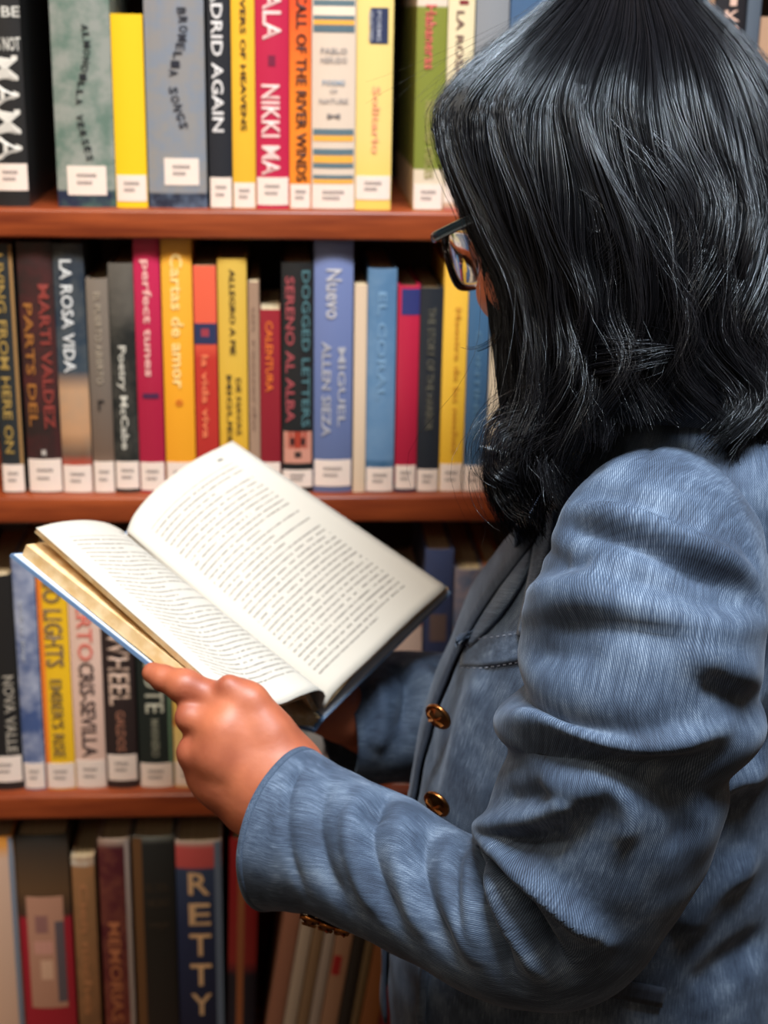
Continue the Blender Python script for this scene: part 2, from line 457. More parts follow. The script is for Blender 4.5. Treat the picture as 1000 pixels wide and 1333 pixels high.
book(2, 116, 144, 363, 'short grey brown book between dark blue and black ones', [(0, (150, 120, 100)), (0.2, (100, 80, 66)), (0.5, (104, 92, 82)), (1, (120, 108, 96))], (601, 642), [('EL PUERTO ABIERTO', 'down', 0.5, 380, 500, 0.3, (150, 136, 118)), ('r', 'flat', 0.5, 520, 534, 0.3, (40, 34, 30))])
book(2, 145, 177, 343, 'black book with white lettering and a marbled head', [(0, (28, 30, 28)), (0.7, (28, 30, 28)), (0.8, (70, 66, 60)), (1, (90, 84, 76))], (601, 636), [('Poetry McCabe', 'down', 0.42, 450, 585, 0.4, (190, 184, 170))], mottle=((120, 112, 100), 50.0, 0.18))
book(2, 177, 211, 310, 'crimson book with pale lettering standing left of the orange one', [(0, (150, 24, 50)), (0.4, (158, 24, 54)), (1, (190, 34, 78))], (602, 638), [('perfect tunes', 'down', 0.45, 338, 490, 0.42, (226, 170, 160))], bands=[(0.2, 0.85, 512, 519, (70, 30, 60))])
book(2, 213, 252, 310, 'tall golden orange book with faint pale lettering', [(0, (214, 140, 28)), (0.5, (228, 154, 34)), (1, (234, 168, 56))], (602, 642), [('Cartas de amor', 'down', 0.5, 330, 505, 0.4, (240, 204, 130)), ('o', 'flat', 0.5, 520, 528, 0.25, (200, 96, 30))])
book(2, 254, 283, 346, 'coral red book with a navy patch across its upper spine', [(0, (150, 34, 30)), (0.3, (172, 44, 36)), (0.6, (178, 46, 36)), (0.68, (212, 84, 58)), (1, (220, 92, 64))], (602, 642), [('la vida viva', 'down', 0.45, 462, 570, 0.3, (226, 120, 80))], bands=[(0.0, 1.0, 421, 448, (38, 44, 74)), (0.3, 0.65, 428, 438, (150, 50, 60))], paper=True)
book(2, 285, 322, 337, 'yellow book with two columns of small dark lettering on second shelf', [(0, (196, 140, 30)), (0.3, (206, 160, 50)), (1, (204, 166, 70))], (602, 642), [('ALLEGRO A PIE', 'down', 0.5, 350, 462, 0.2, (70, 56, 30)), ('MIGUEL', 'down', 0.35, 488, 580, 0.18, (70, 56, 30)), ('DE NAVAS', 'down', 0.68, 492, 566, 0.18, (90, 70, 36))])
book(2, 324, 338, 367, 'thin taupe paperback beside the yellow book', mono((150, 120, 98)), None, [('un recuerdo', 'down', 0.5, 400, 560, 0.3, (120, 92, 76))], paper=True)
book(2, 339, 365, 403, 'short dark red paperback with orange lettering', [(0, (120, 24, 34)), (1, (140, 30, 40))], (602, 640), [('CALENTURA', 'down', 0.45, 418, 510, 0.36, (214, 104, 40))], paper=True)
book(2, 367, 408, 342, 'black book with red and teal lettering and a dog picture', mono((28, 28, 28)), (612, 634), [('SERENO AL ALBA', 'down', 0.26, 360, 550, 0.28, (150, 66, 70)), ('DOGGED LETTERS', 'down', 0.76, 352, 556, 0.26, (70, 104, 108))],
     bands=[(0.05, 0.95, 562, 603, (190, 130, 110)), (0.15, 0.85, 562, 584, (150, 52, 34)), (0.25, 0.4, 570, 580, (40, 24, 22)), (0.6, 0.75, 570, 580, (40, 24, 22)), (0.4, 0.62, 588, 596, (36, 26, 26))])
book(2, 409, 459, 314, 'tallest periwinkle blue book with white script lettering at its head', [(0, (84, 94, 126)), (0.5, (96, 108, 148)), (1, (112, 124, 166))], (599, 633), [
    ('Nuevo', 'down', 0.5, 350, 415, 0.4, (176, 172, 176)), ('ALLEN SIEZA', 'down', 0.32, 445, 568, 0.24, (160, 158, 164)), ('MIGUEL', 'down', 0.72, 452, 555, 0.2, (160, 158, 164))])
book(2, 461, 477, 371, 'thin cream paperback right of the periwinkle book', mono((206, 180, 152)), None, paper=True)
book(2, 478, 515, 350, 'steel blue book with a darker blue foot band', [(0, (60, 90, 116)), (0.1, (52, 84, 112)), (0.14, (46, 84, 116)), (0.15, (92, 124, 156)), (0.5, (86, 120, 152)), (1, (76, 110, 142))], (609, 642), [('EL CORAL', 'down', 0.5, 380, 520, 0.3, (110, 142, 170))], mottle=((120, 146, 170), 40.0, 0.3))
book(2, 517, 545, 372, 'crimson book with a navy block at its head', [(0, (40, 44, 66)), (0.03, (40, 44, 66)), (0.04, (150, 20, 46)), (0.5, (168, 26, 54)), (1, (176, 30, 60))], (606, 636), bands=[(0.15, 1.0, 376, 410, (40, 44, 96))])
book(2, 546, 575, 375, 'black book with faint gold lettering between crimson and yellow ones', mono((30, 34, 40)), (611, 644), [('THE STORY OF THE HARBOR', 'down', 0.5, 400, 560, 0.34, (84, 80, 68))])
book(2, 576, 607, 343, 'golden yellow book just below the eyeglass lens', [(0, (212, 160, 40)), (0.5, (222, 172, 52)), (1, (222, 170, 60))], (604, 641), [('Maestra de las noches', 'down', 0.6, 400, 590, 0.24, (190, 130, 40))])
book(2, 608, 636, 366, 'blue book standing right of the yellow one under the lens', [(0, (52, 82, 112)), (1, (58, 92, 122))], (606, 640), [('CONTINUO', 'down', 0.5, 430, 570, 0.25, (84, 116, 140))])
book(2, 638, 657, 372, 'cream book half hidden by the hair on second shelf', [(0, (190, 150, 100)), (0.3, (214, 196, 170)), (1, (214, 186, 150))])
book(2, 659, 690, 372, 'dark grey brown book mostly behind the hair', mono((70, 62, 64)))

# --- third shelf
book(3, -24, 22, 750, 'black book with pale lettering under the corner of the open book', mono((30, 28, 27)), (985, 1018), [('NOVA VALLE', 'down', 0.75, 880, 980, 0.3, (150, 140, 126))], bands=[(0.72, 0.86, 1006, 1012, (206, 96, 70))])
book(3, 24, 52, 728, 'blue book with cloudy white mottling on third shelf', [(0, (66, 82, 122)), (0.5, (60, 76, 116)), (1, (96, 108, 140))], (994, 1026), [('andres lima', 'down', 0.35, 780, 860, 0.2, (170, 174, 186))], mottle=((176, 178, 190), 20.0, 0.75))
book(3, 54, 92, 712, 'bright yellow book with heavy brown lettering on third shelf', mono((222, 172, 28)), (994, 1026), [('INDIGO LIGHTS', 'down', 0.5, 700, 868, 0.62, (112, 92, 70)), ("EMBER'S RISE", 'down', 0.5, 884, 986, 0.42, (120, 96, 50))], edge=(0.0, 0.16, (226, 120, 40)))
book(3, 93, 133, 712, 'pale pink book with red and black capitals on third shelf', [(0, (206, 168, 150)), (1, (214, 180, 160))], (990, 1025), [('CRIS-SEVILLA', 'down', 0.5, 862, 985, 0.5, (66, 50, 48)), ('ALBERTO', 'down', 0.5, 730, 860, 0.5, (206, 104, 88))], bands=[(0.4, 0.62, 1008, 1016, (220, 90, 64)), ])
book(3, 135, 175, 712, 'dark brown book with large cream capitals on third shelf', mono((44, 32, 30)), (983, 1016), [('THE WHEEL', 'down', 0.5, 760, 918, 0.68, (186, 156, 136)), ('GALDOS', 'down', 0.5, 925, 978, 0.3, (150, 100, 80))])
book(3, 178, 222, 712, 'green black book with pale lettering beside the pointing finger', mono((30, 36, 32)), (994, 1026), [('FLUTE', 'down', 0.5, 850, 928, 0.55, (170, 166, 146)), ('MARINERO', 'down', 0.5, 936, 985, 0.24, (130, 128, 110))], edge=(0.9, 0.99, (96, 120, 92)))
book(3, 224, 262, 760, 'cream yellow book with an orange band half behind the hand', [(0, (214, 184, 130)), (0.3, (222, 186, 110)), (0.32, (206, 120, 50)), (0.36, (222, 180, 90)), (1, (222, 176, 70))], (992, 1022))
book(3, 388, 422, 770, 'pale grey book under the foot of the open book', [(0, (190, 180, 172)), (1, (176, 172, 164))], bands=[(0.0, 0.35, 900, 1005, (150, 156, 150))])
book(3, 424, 454, 770, 'brown red book beside the far sleeve with a white label', [(0, (96, 46, 38)), (1, (110, 54, 42))], (984, 1012))
book(3, 512, 548, 770, 'pale pink book above the far sleeve', [(0, (206, 178, 164)), (1, (206, 176, 160))], bands=[(0.55, 0.98, 770, 815, (160, 44, 46))])
book(3, 550, 586, 716, 'tall navy book right of the open book on third shelf', [(0, (40, 46, 76)), (0.7, (44, 52, 84)), (1, (66, 76, 112))], bands=[(0.2, 0.8, 800, 835, (92, 74, 70))], mottle=((60, 66, 90), 30.0, 0.4))
book(3, 588, 625, 742, 'mottled blue grey book beside the lapel', [(0, (80, 92, 116)), (1, (84, 98, 124))], mottle=((180, 150, 140), 24.0, 0.6))
book(3, 627, 652, 742, 'small orange brown book touching the lapel edge', mono((176, 98, 46)))

# --- lowest shelf
book(4, -20, 23, 1090, 'pale pink tan book at the left end of lowest shelf', [(0, (206, 166, 140)), (0.9, (200, 164, 140)), (0.96, (210, 140, 60)), (1, (210, 140, 60))], edge=(0.86, 0.99, (112, 122, 136)))
book(4, 26, 93, 1088, 'wide red book with a faded picture panel and a dark brown head', [(0, (160, 34, 44)), (0.62, (156, 30, 44)), (0.64, (66, 46, 34)), (0.75, (92, 66, 42)), (1, (40, 40, 38))],
     bands=[(0.14, 0.86, 1168, 1312, (176, 128, 104)), (0.3, 0.55, 1192, 1215, (140, 96, 90)), (0.24, 0.62, 1225, 1242, (196, 140, 124)), (0.68, 0.86, 1200, 1305, (92, 80, 84)), (0.36, 0.6, 1250, 1275, (206, 164, 136))])
book(4, 97, 126, 1116, 'narrow brown and tan marbled book shorter than its neighbours', [(0, (120, 84, 56)), (0.95, (150, 108, 70)), (0.96, (206, 196, 180)), (1, (200, 180, 150))], None, [('Cien noches', 'down', 0.5, 1150, 1320, 0.4, (176, 120, 80))], mottle=((160, 110, 70), 40.0, 0.6))
book(4, 132, 172, 1093, 'maroon book with clear plastic jacket edges on lowest shelf', [(0, (120, 54, 44)), (0.5, (84, 30, 36)), (0.96, (80, 28, 36)), (1, (196, 176, 160))], None, [('MEMORIAS', 'down', 0.42, 1200, 1330, 0.4, (170, 104, 70))], edge=(0.84, 0.99, (166, 152, 146)), mottle=((150, 90, 66), 30.0, 0.4))
book(4, 175, 229, 1090, 'thick olive black book with a tan left edge', [(0, (44, 36, 30)), (0.6, (36, 34, 30)), (0.97, (40, 42, 42)), (1, (120, 124, 120))], edge=(0.02, 0.24, (104, 72, 44)), texts=[('EL SOL', 'flat', 0.6, 1150, 1160, 0.55, (70, 60, 50)), ('NEGRO', 'flat', 0.6, 1170, 1180, 0.55, (70, 60, 50)), ('VIEJA', 'flat', 0.6, 1200, 1210, 0.5, (70, 60, 50))])
book(4, 231, 290, 1096, 'navy book with upright cream capitals RETTY and a coral head', [(0, (26, 28, 52)), (0.6, (40, 50, 84)), (0.87, (56, 72, 104)), (0.88, (196, 84, 84)), (0.97, (206, 90, 90)), (1, (206, 190, 180))], None, [('RETTY', 'stack', 0.5, 1130, 1326, 0.48, (216, 180, 140))], edge=(0.84, 0.99, (110, 126, 150)))
book(4, 293, 330, 1094, 'red headed dark book partly behind the cuff', [(0, (34, 30, 40)), (0.35, (34, 28, 36)), (0.42, (140, 40, 36)), (0.8, (140, 24, 30)), (1, (150, 30, 34))], edge=(0.3, 0.55, (150, 90, 56)), lean=1.5)
lx = [(341, 362, (176, 120, 96), 'salmon pink book leaning right behind the cuff'), (364, 380, (206, 186, 166), 'thin creamy white book leaning right of the salmon one'),
      (382, 396, (160, 128, 96), 'thin tan book leaning in the group below the forearm'), (398, 411, (190, 172, 158), 'thin off white book leaning below the cuff buttons'),
      (413, 435, (186, 140, 110), 'rosy tan book with a red patch leaning below the forearm'), (437, 452, (52, 44, 36), 'thin dark book leaning below the forearm'),
      (454, 464, (128, 104, 70), 'thinnest olive tan book leaning near the jacket hem'), (466, 490, (160, 98, 50), 'orange brown book leaning beside the jacket hem'),
      (492, 514, (120, 24, 34), 'dark red book leaning behind the jacket hem')]
for x0, x1, c, lab in lx:
    bd = [(0.1, 0.6, 1245, 1270, (170, 40, 40))] if 'red patch' in lab else []
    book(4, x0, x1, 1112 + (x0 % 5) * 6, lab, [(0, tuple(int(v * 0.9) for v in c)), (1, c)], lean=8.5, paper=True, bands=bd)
# ---------------------------------------------------------------- sheet helpers
def grid_normals(P):
    du = np.gradient(P, axis=0); dv = np.gradient(P, axis=1)
    n = np.cross(du, dv)
    return n / np.maximum(np.linalg.norm(n, axis=2, keepdims=True), 1e-9)

def thick_mesh(name, P, N, t, uv=None):
    """closed sheet: P and P + t * N joined round the rim"""
    nu, nv = P.shape[:2]
    Q = P + N * t
    V = np.vstack([P.reshape(-1, 3), Q.reshape(-1, 3)])
    n = nu * nv
    F = [tuple(f) for f in grid_faces(nu, nv)]
    F += [tuple(n + i for i in reversed(f)) for f in grid_faces(nu, nv)]
    rim = [i * nv for i in range(nu)] + [(nu - 1) * nv + j for j in range(1, nv)] + \
          [i * nv + nv - 1 for i in range(nu - 2, -1, -1)] + [j for j in range(nv - 2, 0, -1)]
    for a, b in zip(rim, rim[1:] + rim[:1]): F.append((b, a, n + a, n + b))
    uvs = None if uv is None else np.vstack([uv.reshape(-1, 2), uv.reshape(-1, 2) * 0 - 1])
    return mesh_from(name, V, F, uvs)

def ruled(c0, c1, nu, nv):
    """surface between two px/depth curves: u along the curves, v from c0 to c1"""
    A = spline(c0, nu); B = spline(c1, nu)
    A = at(A[:, 0], A[:, 1], A[:, 2]); B = at(B[:, 0], B[:, 1], B[:, 2])
    t = np.linspace(0, 1, nv)[None, :, None]
    return A[:, None, :] * (1 - t) + B[:, None, :] * t

def uv_grid(nu, nv):
    u, v = np.meshgrid(np.linspace(0, 1, nu), np.linspace(0, 1, nv), indexing='ij')
    return np.stack([u, v], 2)

# ---------------------------------------------------------------- the open book
def print_mat(name, lines, u0, u1, v0, v1):
    """a printed page: rows of small dark words between margins"""
    m, nt, b = new_mat(name)
    L = nt.links.new
    def mth(op, a, c=None, d=None):
        n = nd(nt, 'ShaderNodeMath', operation=op)
        for i, x in enumerate((a, c, d)):
            if x is None: continue
            if isinstance(x, (int, float)): n.inputs[i].default_value = x
            else: L(x, n.inputs[i])
        return n.outputs[0]
    uv = nd(nt, 'ShaderNodeUVMap'); s = nd(nt, 'ShaderNodeSeparateXYZ'); L(uv.outputs[0], s.inputs[0])
    u, v = s.outputs[0], s.outputs[1]
    row = mth('MULTIPLY', v, float(lines)); fl = mth('FLOOR', row); fr = mth('FRACT', row)
    body = mth('MULTIPLY', mth('GREATER_THAN', fr, 0.34), mth('LESS_THAN', fr, 0.64))
    cv = nd(nt, 'ShaderNodeCombineXYZ'); L(mth('MULTIPLY', u, 42.0), cv.inputs[0]); L(mth('MULTIPLY', fl, 7.3), cv.inputs[1])
    words = nd(nt, 'ShaderNodeTexNoise', i_Scale=1.0, i_Detail=0.0); L(cv.outputs[0], words.inputs['Vector'])
    cv2 = nd(nt, 'ShaderNodeCombineXYZ'); L(mth('MULTIPLY', u, 190.0), cv2.inputs[0]); L(mth('MULTIPLY', row, 3.0), cv2.inputs[1])
    letters = nd(nt, 'ShaderNodeTexNoise', i_Scale=1.0, i_Detail=1.0); L(cv2.outputs[0], letters.inputs['Vector'])
    inkf = mth('MULTIPLY', mth('GREATER_THAN', words.outputs[0], 0.33), mth('GREATER_THAN', letters.outputs[0], 0.42))
    wn = nd(nt, 'ShaderNodeTexWhiteNoise', noise_dimensions='1D'); L(fl, wn.inputs['W'])
    short = mth('GREATER_THAN', wn.outputs[0], 0.82)
    end = mth('SUBTRACT', u1, mth('MULTIPLY', short, mth('MULTIPLY', wn.outputs[0], 0.28)))
    ins = mth('MULTIPLY', mth('GREATER_THAN', u, u0), mth('LESS_THAN', u, end))
    ins = mth('MULTIPLY', ins, mth('MULTIPLY', mth('GREATER_THAN', v, v0), mth('LESS_THAN', v, v1)))
    # running head
    hd = mth('MULTIPLY', mth('MULTIPLY', mth('GREATER_THAN', v, 0.045), mth('LESS_THAN', v, 0.058)), mth('MULTIPLY', mth('GREATER_THAN', u, 0.80), mth('LESS_THAN', u, 0.84)))
    f = mth('ADD', mth('MULTIPLY', mth('MULTIPLY', inkf, body), ins), hd)
    mx = nd(nt, 'ShaderNodeMix', data_type='RGBA'); L(mth('MULTIPLY', f, 0.66), mx.inputs[0])
    mx.inputs[6].default_value = lin((186, 180, 169)); mx.inputs[7].default_value = lin((52, 48, 50))
    L(mx.outputs[2], b.inputs['Base Color']); b.inputs['Roughness'].default_value = 0.8
    b.inputs['Specular IOR Level'].default_value = 0.15
    return m

def leaf_edge_mat(name, c0, c1):
    m, nt, b = new_mat(name)
    uv = nd(nt, 'ShaderNodeTexCoord'); mp = nd(nt, 'ShaderNodeMapping'); mp.inputs['Scale'].default_value = (1, 1, 1)
    nt.links.new(uv.outputs['Object'], mp.inputs[0])
    nz = nd(nt, 'ShaderNodeTexNoise', i_Scale=90.0, i_Detail=3.0); nt.links.new(mp.outputs[0], nz.inputs['Vector'])
    cr = nd(nt, 'ShaderNodeValToRGB'); e = cr.color_ramp.elements
    e[0].position = 0.35; e[0].color = lin(c0); e[1].position = 0.65; e[1].color = lin(c1)
    nt.links.new(nz.outputs[0], cr.inputs[0]); nt.links.new(cr.outputs[0], b.inputs['Base Color'])
    b.inputs['Roughness'].default_value = 0.85
    return m

bk = empty('open_book', at(415, 935, 1.18))
tag(bk, 'open hardback book with blue cover and cream printed pages held in the hand', 'book')
COVER_BLUE = plain('cover_cloth_blue', (88, 114, 146), 0.5, grain=0.15)
ENDPAPER = plain('endpaper', (190, 200, 212), 0.7)
LEAF = leaf_edge_mat('leaf_edge_tan', (206, 168, 112), (226, 200, 156))

# right hand page with the block of leaves under it
RT = [(165, 692, 1.196), (176, 668, 1.203), (205, 635, 1.222), (250, 601, 1.25), (303, 574, 1.283)]
RB = [(421, 922, 1.163), (438, 898, 1.165), (480, 858, 1.183), (532, 808, 1.215), (582, 764, 1.25)]
NU, NV = 24, 30
PR = ruled(RT, RB, NU, NV)
NR = grid_normals(PR)
if np.dot(NR[12, 15], FWD) < 0: NR = -NR         # pointing away from the reader
pr = thick_mesh('right_page', PR, NR, 0.0006, uv_grid(NU, NV))
link_mesh('right_page', pr, print_mat('printed_page_right', 41, 0.13, 0.86, 0.085, 0.92), bk, True)
EDGE_Q = PR + NR * 0.0012
def leaves(P, N, t, n, parent, name='leaf_block', mat=LEAF, flare=0.0):
    """a block of leaves: n thin sheets, edges uneven"""
    mb = MB()
    nu, nv = P.shape[:2]
    k0 = [0, nu // 4, nu // 2, 3 * nu // 4, nu - 1]; k1 = [0, nv // 2, nv - 1]
    for i in range(n):
        Q = P + N * (t * (i + 0.15) / n)
        jit = 1.0 + RNG.uniform(-0.012, 0.004) + flare * (i + 1) / n
        Q = Q[0:1] + (Q - Q[0:1]) * jit
        c = Q.mean(axis=1, keepdims=True); Q = c + (Q - c) * (1 + RNG.uniform(-0.006, 0.002))
        A = Q[np.ix_(k0, k1)]; B = A + N[np.ix_(k0, k1)] * (t * 0.7 / n)
        V = np.vstack([A.reshape(-1, 3), B.reshape(-1, 3)]); m = len(k0) * 3
        F = [tuple(f) for f in grid_faces(5, 3)] + [tuple(m + j for j in reversed(f)) for f in grid_faces(5, 3)]
        rim = [j * 3 for j in range(5)] + [13, 14] + [j * 3 + 2 for j in range(3, -1, -1)] + [1]
        for a, b2 in zip(rim, rim[1:] + rim[:1]): F.append((b2, a, m + a, m + b2))
        mb.add(V, F)
    o = mb.build(name, mat, parent, False, True); tag(o, kind='stuff')
    return o
leaves(PR + NR * 0.0008, NR, 0.0095, 14, bk, flare=0.045)
def board(P, N, gap, over, mat, name, parent, inner, flip=False):
    """stiff flat board behind a page surface, standing out beyond it on three sides"""
    c = np.array([P[0, 0], P[-1, 0], P[0, -1], P[-1, -1]]) + np.mean(N.reshape(-1, 3), axis=0) * gap
    t0, t1, b0, b1 = c
    ex = (t1 - t0); ex = ex / np.linalg.norm(ex); ey = (b0 - t0); ey = ey / np.linalg.norm(ey)
    t0 = t0 - ey * over; b0 = b0 + ey * over; t1 = t1 + ex * over * 1.5 - ey * over; b1 = b1 + ex * over * 1.5 + ey * over
    s = np.linspace(0, 1, 8)[:, None, None]; r = np.linspace(0, 1, 8)[None, :, None]
    B = (t0 * (1 - s) + t1 * s) * (1 - r) + (b0 * (1 - s) + b1 * s) * r
    n = np.broadcast_to(np.mean(N.reshape(-1, 3), axis=0) / np.linalg.norm(np.mean(N.reshape(-1, 3), axis=0)), B.shape)
    o = link_mesh(name, thick_mesh(name, B, n, 0.0026), mat, parent, True, smooth=False)
    e = link_mesh('endpaper', thick_mesh('endpaper', B * 0.985 + B.mean((0, 1)) * 0.015 - n * 0.0005, n, 0.0004), inner, o, True, smooth=False)
    return o, B, n
rb, RBD, rn = board(PR, NR, 0.0112, 0.0045, COVER_BLUE, 'right_cover_board', bk, ENDPAPER)

# left hand leaves: lifted, rolling over towards the gutter
LT = [(47, 687, 1.10), (75, 680, 1.112), (108, 677, 1.130), (136, 680, 1.155), (155, 688, 1.18), (164, 695, 1.20)]
LB = [(270, 884, 1.055), (314, 904, 1.06), (358, 917, 1.077), (392, 905, 1.098), (415, 898, 1.125), (424, 906, 1.148), (416, 924, 1.166)]
PL = ruled(LT, LB, 30, NV)
NL = grid_normals(PL)
if np.dot(NL[6, 15], FWD) < 0: NL = -NL
UVL = uv_grid(30, NV).copy(); UVL[..., 0] = 1 - UVL[..., 0]
# on the left page lines start at the outer margin
UVL[..., 0] = 1 - UVL[..., 0]
link_mesh('left_page', thick_mesh('left_page', PL, NL, 0.0006, UVL), print_mat('printed_page_left', 41, 0.20, 0.88, 0.085, 0.90), bk, True)
leaves(PL + NL * 0.0008, NL, 0.0042, 8, bk, 'lifted_leaves')
# lower block lying on the left board
KT = [(34, 709, 1.103), (80, 703, 1.13), (130, 700, 1.17), (168, 700, 1.207)]
KB = [(260, 886, 1.058), (320, 915, 1.09), (375, 930, 1.13), (418, 934, 1.172)]
PK = ruled(KT, KB, NU, NV)
NK = grid_normals(PK)
if np.dot(NK[6, 15], FWD) < 0: NK = -NK
leaves(PK, NK, 0.0095, 16, bk)
lb, LBD, ln = board(PK[::-1], NK, 0.0105, 0.003, COVER_BLUE, 'left_cover_board', bk, ENDPAPER)
# rounded back of the cover joining the two boards
s = np.linspace(0, 1, 7)[:, None, None]
BK = LBD[0][None] * (1 - s) + RBD[0][None] * s
BK = BK + np.sin(np.pi * s) * 0.006 * ((rn[0, 0] + ln[0, 0]) / 2)
link_mesh('cover_spine', thick_mesh('cover_spine', BK, np.broadcast_to(rn[0, 0], BK.shape), 0.0024), COVER_BLUE, bk, True)
# ---------------------------------------------------------------- implicit surfaces
class Field:
    """signed distances on a grid, primitives blended one by one"""
    def __init__(self, lo, hi, h):
        self.lo = np.array(lo, float); self.h = h
        self.n = np.ceil((np.array(hi) - self.lo) / h).astype(int) + 1
        self.F = np.full(self.n, 0.06, np.float32)
    def _sub(self, lo, hi):
        i0 = np.clip(np.floor((np.array(lo) - self.lo) / self.h).astype(int), 0, self.n)
        i1 = np.clip(np.ceil((np.array(hi) - self.lo) / self.h).astype(int) + 1, 0, self.n)
        sl = tuple(slice(a, b) for a, b in zip(i0, i1))
        ax = [self.lo[k] + self.h * np.arange(i0[k], i1[k]) for k in range(3)]
        X = np.stack(np.meshgrid(*ax, indexing='ij'), -1).astype(np.float32)
        return sl, X
    def _mix(self, sl, d, k, cut=False):
        f = self.F[sl]
        if cut:
            d = -d; hh = np.clip(0.5 - 0.5 * (d - f) / -k, 0, 1) if False else None
            m = np.maximum(f, d)
            if k > 0:
                e = np.maximum(k - np.abs(f - d), 0) / k
                m = m + e * e * k * 0.25
            self.F[sl] = m
        else:
            m = np.minimum(f, d)
            if k > 0:
                e = np.maximum(k - np.abs(f - d), 0) / k
                m = m - e * e * k * 0.25
            self.F[sl] = m
    def capsule(self, a, b, ra, rb, k=0.01, cut=False):
        a, b = np.array(a, float), np.array(b, float)
        m = max(ra, rb) + k + 0.03
        sl, X = self._sub(np.minimum(a, b) - m, np.maximum(a, b) + m)
        if X.size == 0: return
        ab = b - a; t = np.clip(((X - a) @ ab) / max(ab @ ab, 1e-9), 0, 1)
        d = np.linalg.norm(X - a - t[..., None] * ab, axis=-1) - (ra + (rb - ra) * t)
        self._mix(sl, d.astype(np.float32), k, cut)
    def chain(self, pts, rads, k=0.008, kin=0.004):
        for i in range(len(pts) - 1):
            self.capsule(pts[i], pts[i + 1], rads[i], rads[i + 1], k if i == 0 else max(kin, 0.003))
    def ellipsoid(self, c, axes, r, k=0.01, cut=False):
        """axes: 3x3 rows; r: three radii"""
        c = np.array(c, float); r = np.array(r, float); A = np.array(axes, float)
        m = r.max() + k + 0.03
        sl, X = self._sub(c - m, c + m)
        if X.size == 0: return
        q = (X - c) @ A.T
        k0 = np.linalg.norm(q / r, axis=-1); k1 = np.linalg.norm(q / (r * r), axis=-1)
        d = k0 * (k0 - 1.0) / np.maximum(k1, 1e-6)
        self._mix(sl, d.astype(np.float32), k, cut)
    def surface(self):
        """surface nets"""
        F = self.F; n = np.array(F.shape)
        inside = F < 0
        c = np.zeros(tuple(n - 1) + (3,), np.float32); cnt = np.zeros(tuple(n - 1), np.float32)
        offs = [(i, j, k) for i in (0, 1) for j in (0, 1) for k in (0, 1)]
        def cor(o): return tuple(slice(o[a], n[a] - 1 + o[a]) for a in range(3))
        for o in offs:
            for ax in range(3):
                if o[ax]: continue
                p = list(o); p[ax] = 1; p = tuple(p)
                A, B = F[cor(o)], F[cor(p)]
                x = (A < 0) != (B < 0)
                t = np.where(x, A / np.where(x, A - B, 1), 0)
                pos = np.zeros(x.shape + (3,), np.float32)
                pos[...] = np.array(o, np.float32)
                pos[..., ax] += t
                c += pos * x[..., None]; cnt += x
        act = cnt > 0
        idx = np.full(act.shape, -1, np.int64); idx[act] = np.arange(act.sum())
        cells = np.argwhere(act)
        V = self.lo + self.h * (cells + c[act] / cnt[act][:, None])
        Q = []
        for ax in range(3):
            a1, a2 = (ax + 1) % 3, (ax + 2) % 3
            sl0 = [slice(1, n[k] - 1) for k in range(3)]; sl0[ax] = slice(0, n[ax] - 1)
            sl1 = list(sl0); sl1[ax] = slice(1, n[ax])
            A, B = inside[tuple(sl0)], inside[tuple(sl1)]
            e = np.argwhere(A != B)
            if not len(e): continue
            flip = A[tuple(e.T)]
            base = e.copy(); base[:, a1] += 1; base[:, a2] += 1
            def cell(d1, d2):
                q = base.copy(); q[:, a1] += d1; q[:, a2] += d2
                return idx[q[:, 0], q[:, 1], q[:, 2]]
            q = np.stack([cell(-1, -1), cell(0, -1), cell(0, 0), cell(-1, 0)], 1)
            q[~flip] = q[~flip][:, ::-1]
            Q.append(q)
        Q = np.vstack(Q)
        return V, Q[(Q >= 0).all(1)]

def fast_mesh(name, V, F):
    """mesh from arrays; F is (n, 3) or (n, 4)"""
    me = bpy.data.meshes.new(name)
    F = np.asarray(F, np.int32); k = F.shape[1]
    me.vertices.add(len(V)); me.vertices.foreach_set('co', np.asarray(V, np.float32).ravel())
    me.loops.add(F.size); me.loops.foreach_set('vertex_index', F.ravel())
    me.polygons.add(len(F)); me.polygons.foreach_set('loop_start', np.arange(len(F), dtype=np.int32) * k)
    me.update(calc_edges=True); me.validate()
    return me

def relax(V, F, n=2, lam=0.5):
    E = np.vstack([F[:, [i, (i + 1) % F.shape[1]]] for i in range(F.shape[1])])
    for _ in range(n):
        S = np.zeros_like(V); C = np.zeros(len(V))
        np.add.at(S, E[:, 0], V[E[:, 1]]); np.add.at(C, E[:, 0], 1)
        np.add.at(S, E[:, 1], V[E[:, 0]]); np.add.at(C, E[:, 1], 1)
        V = V + lam * (S / np.maximum(C, 1)[:, None] - V)
    return V

# ---------------------------------------------------------------- the reader: frame of the figure
NECK = at(912, 478, 1.05)
TY = NECK[1]
def turn(a):
    """facing and left-hand directions, a degrees away from the camera side"""
    a = math.radians(a)
    f = np.array([-math.cos(a), math.sin(a), 0.0])
    return f, np.array([-math.sin(a), -math.cos(a), 0.0])
FT, LT_ = turn(10)                                     # trunk
FH, LH = turn(46)                                      # head
ZUP = np.array([0, 0, 1.0])
hp = math.radians(24)
HF = math.cos(hp) * FH - math.sin(hp) * ZUP
HU = np.cross(HF, LH)
HA = np.array([HF, LH, HU])
HC = at(776, 262, 1.045)
def hd(x, y, z): return HC + x * HF + y * LH + z * HU

person = empty('person', (NECK[0] - 0.02, TY, 0.0))
tag(person, 'person with long black hair in denim blazer and eyeglasses reading an open book', 'person')

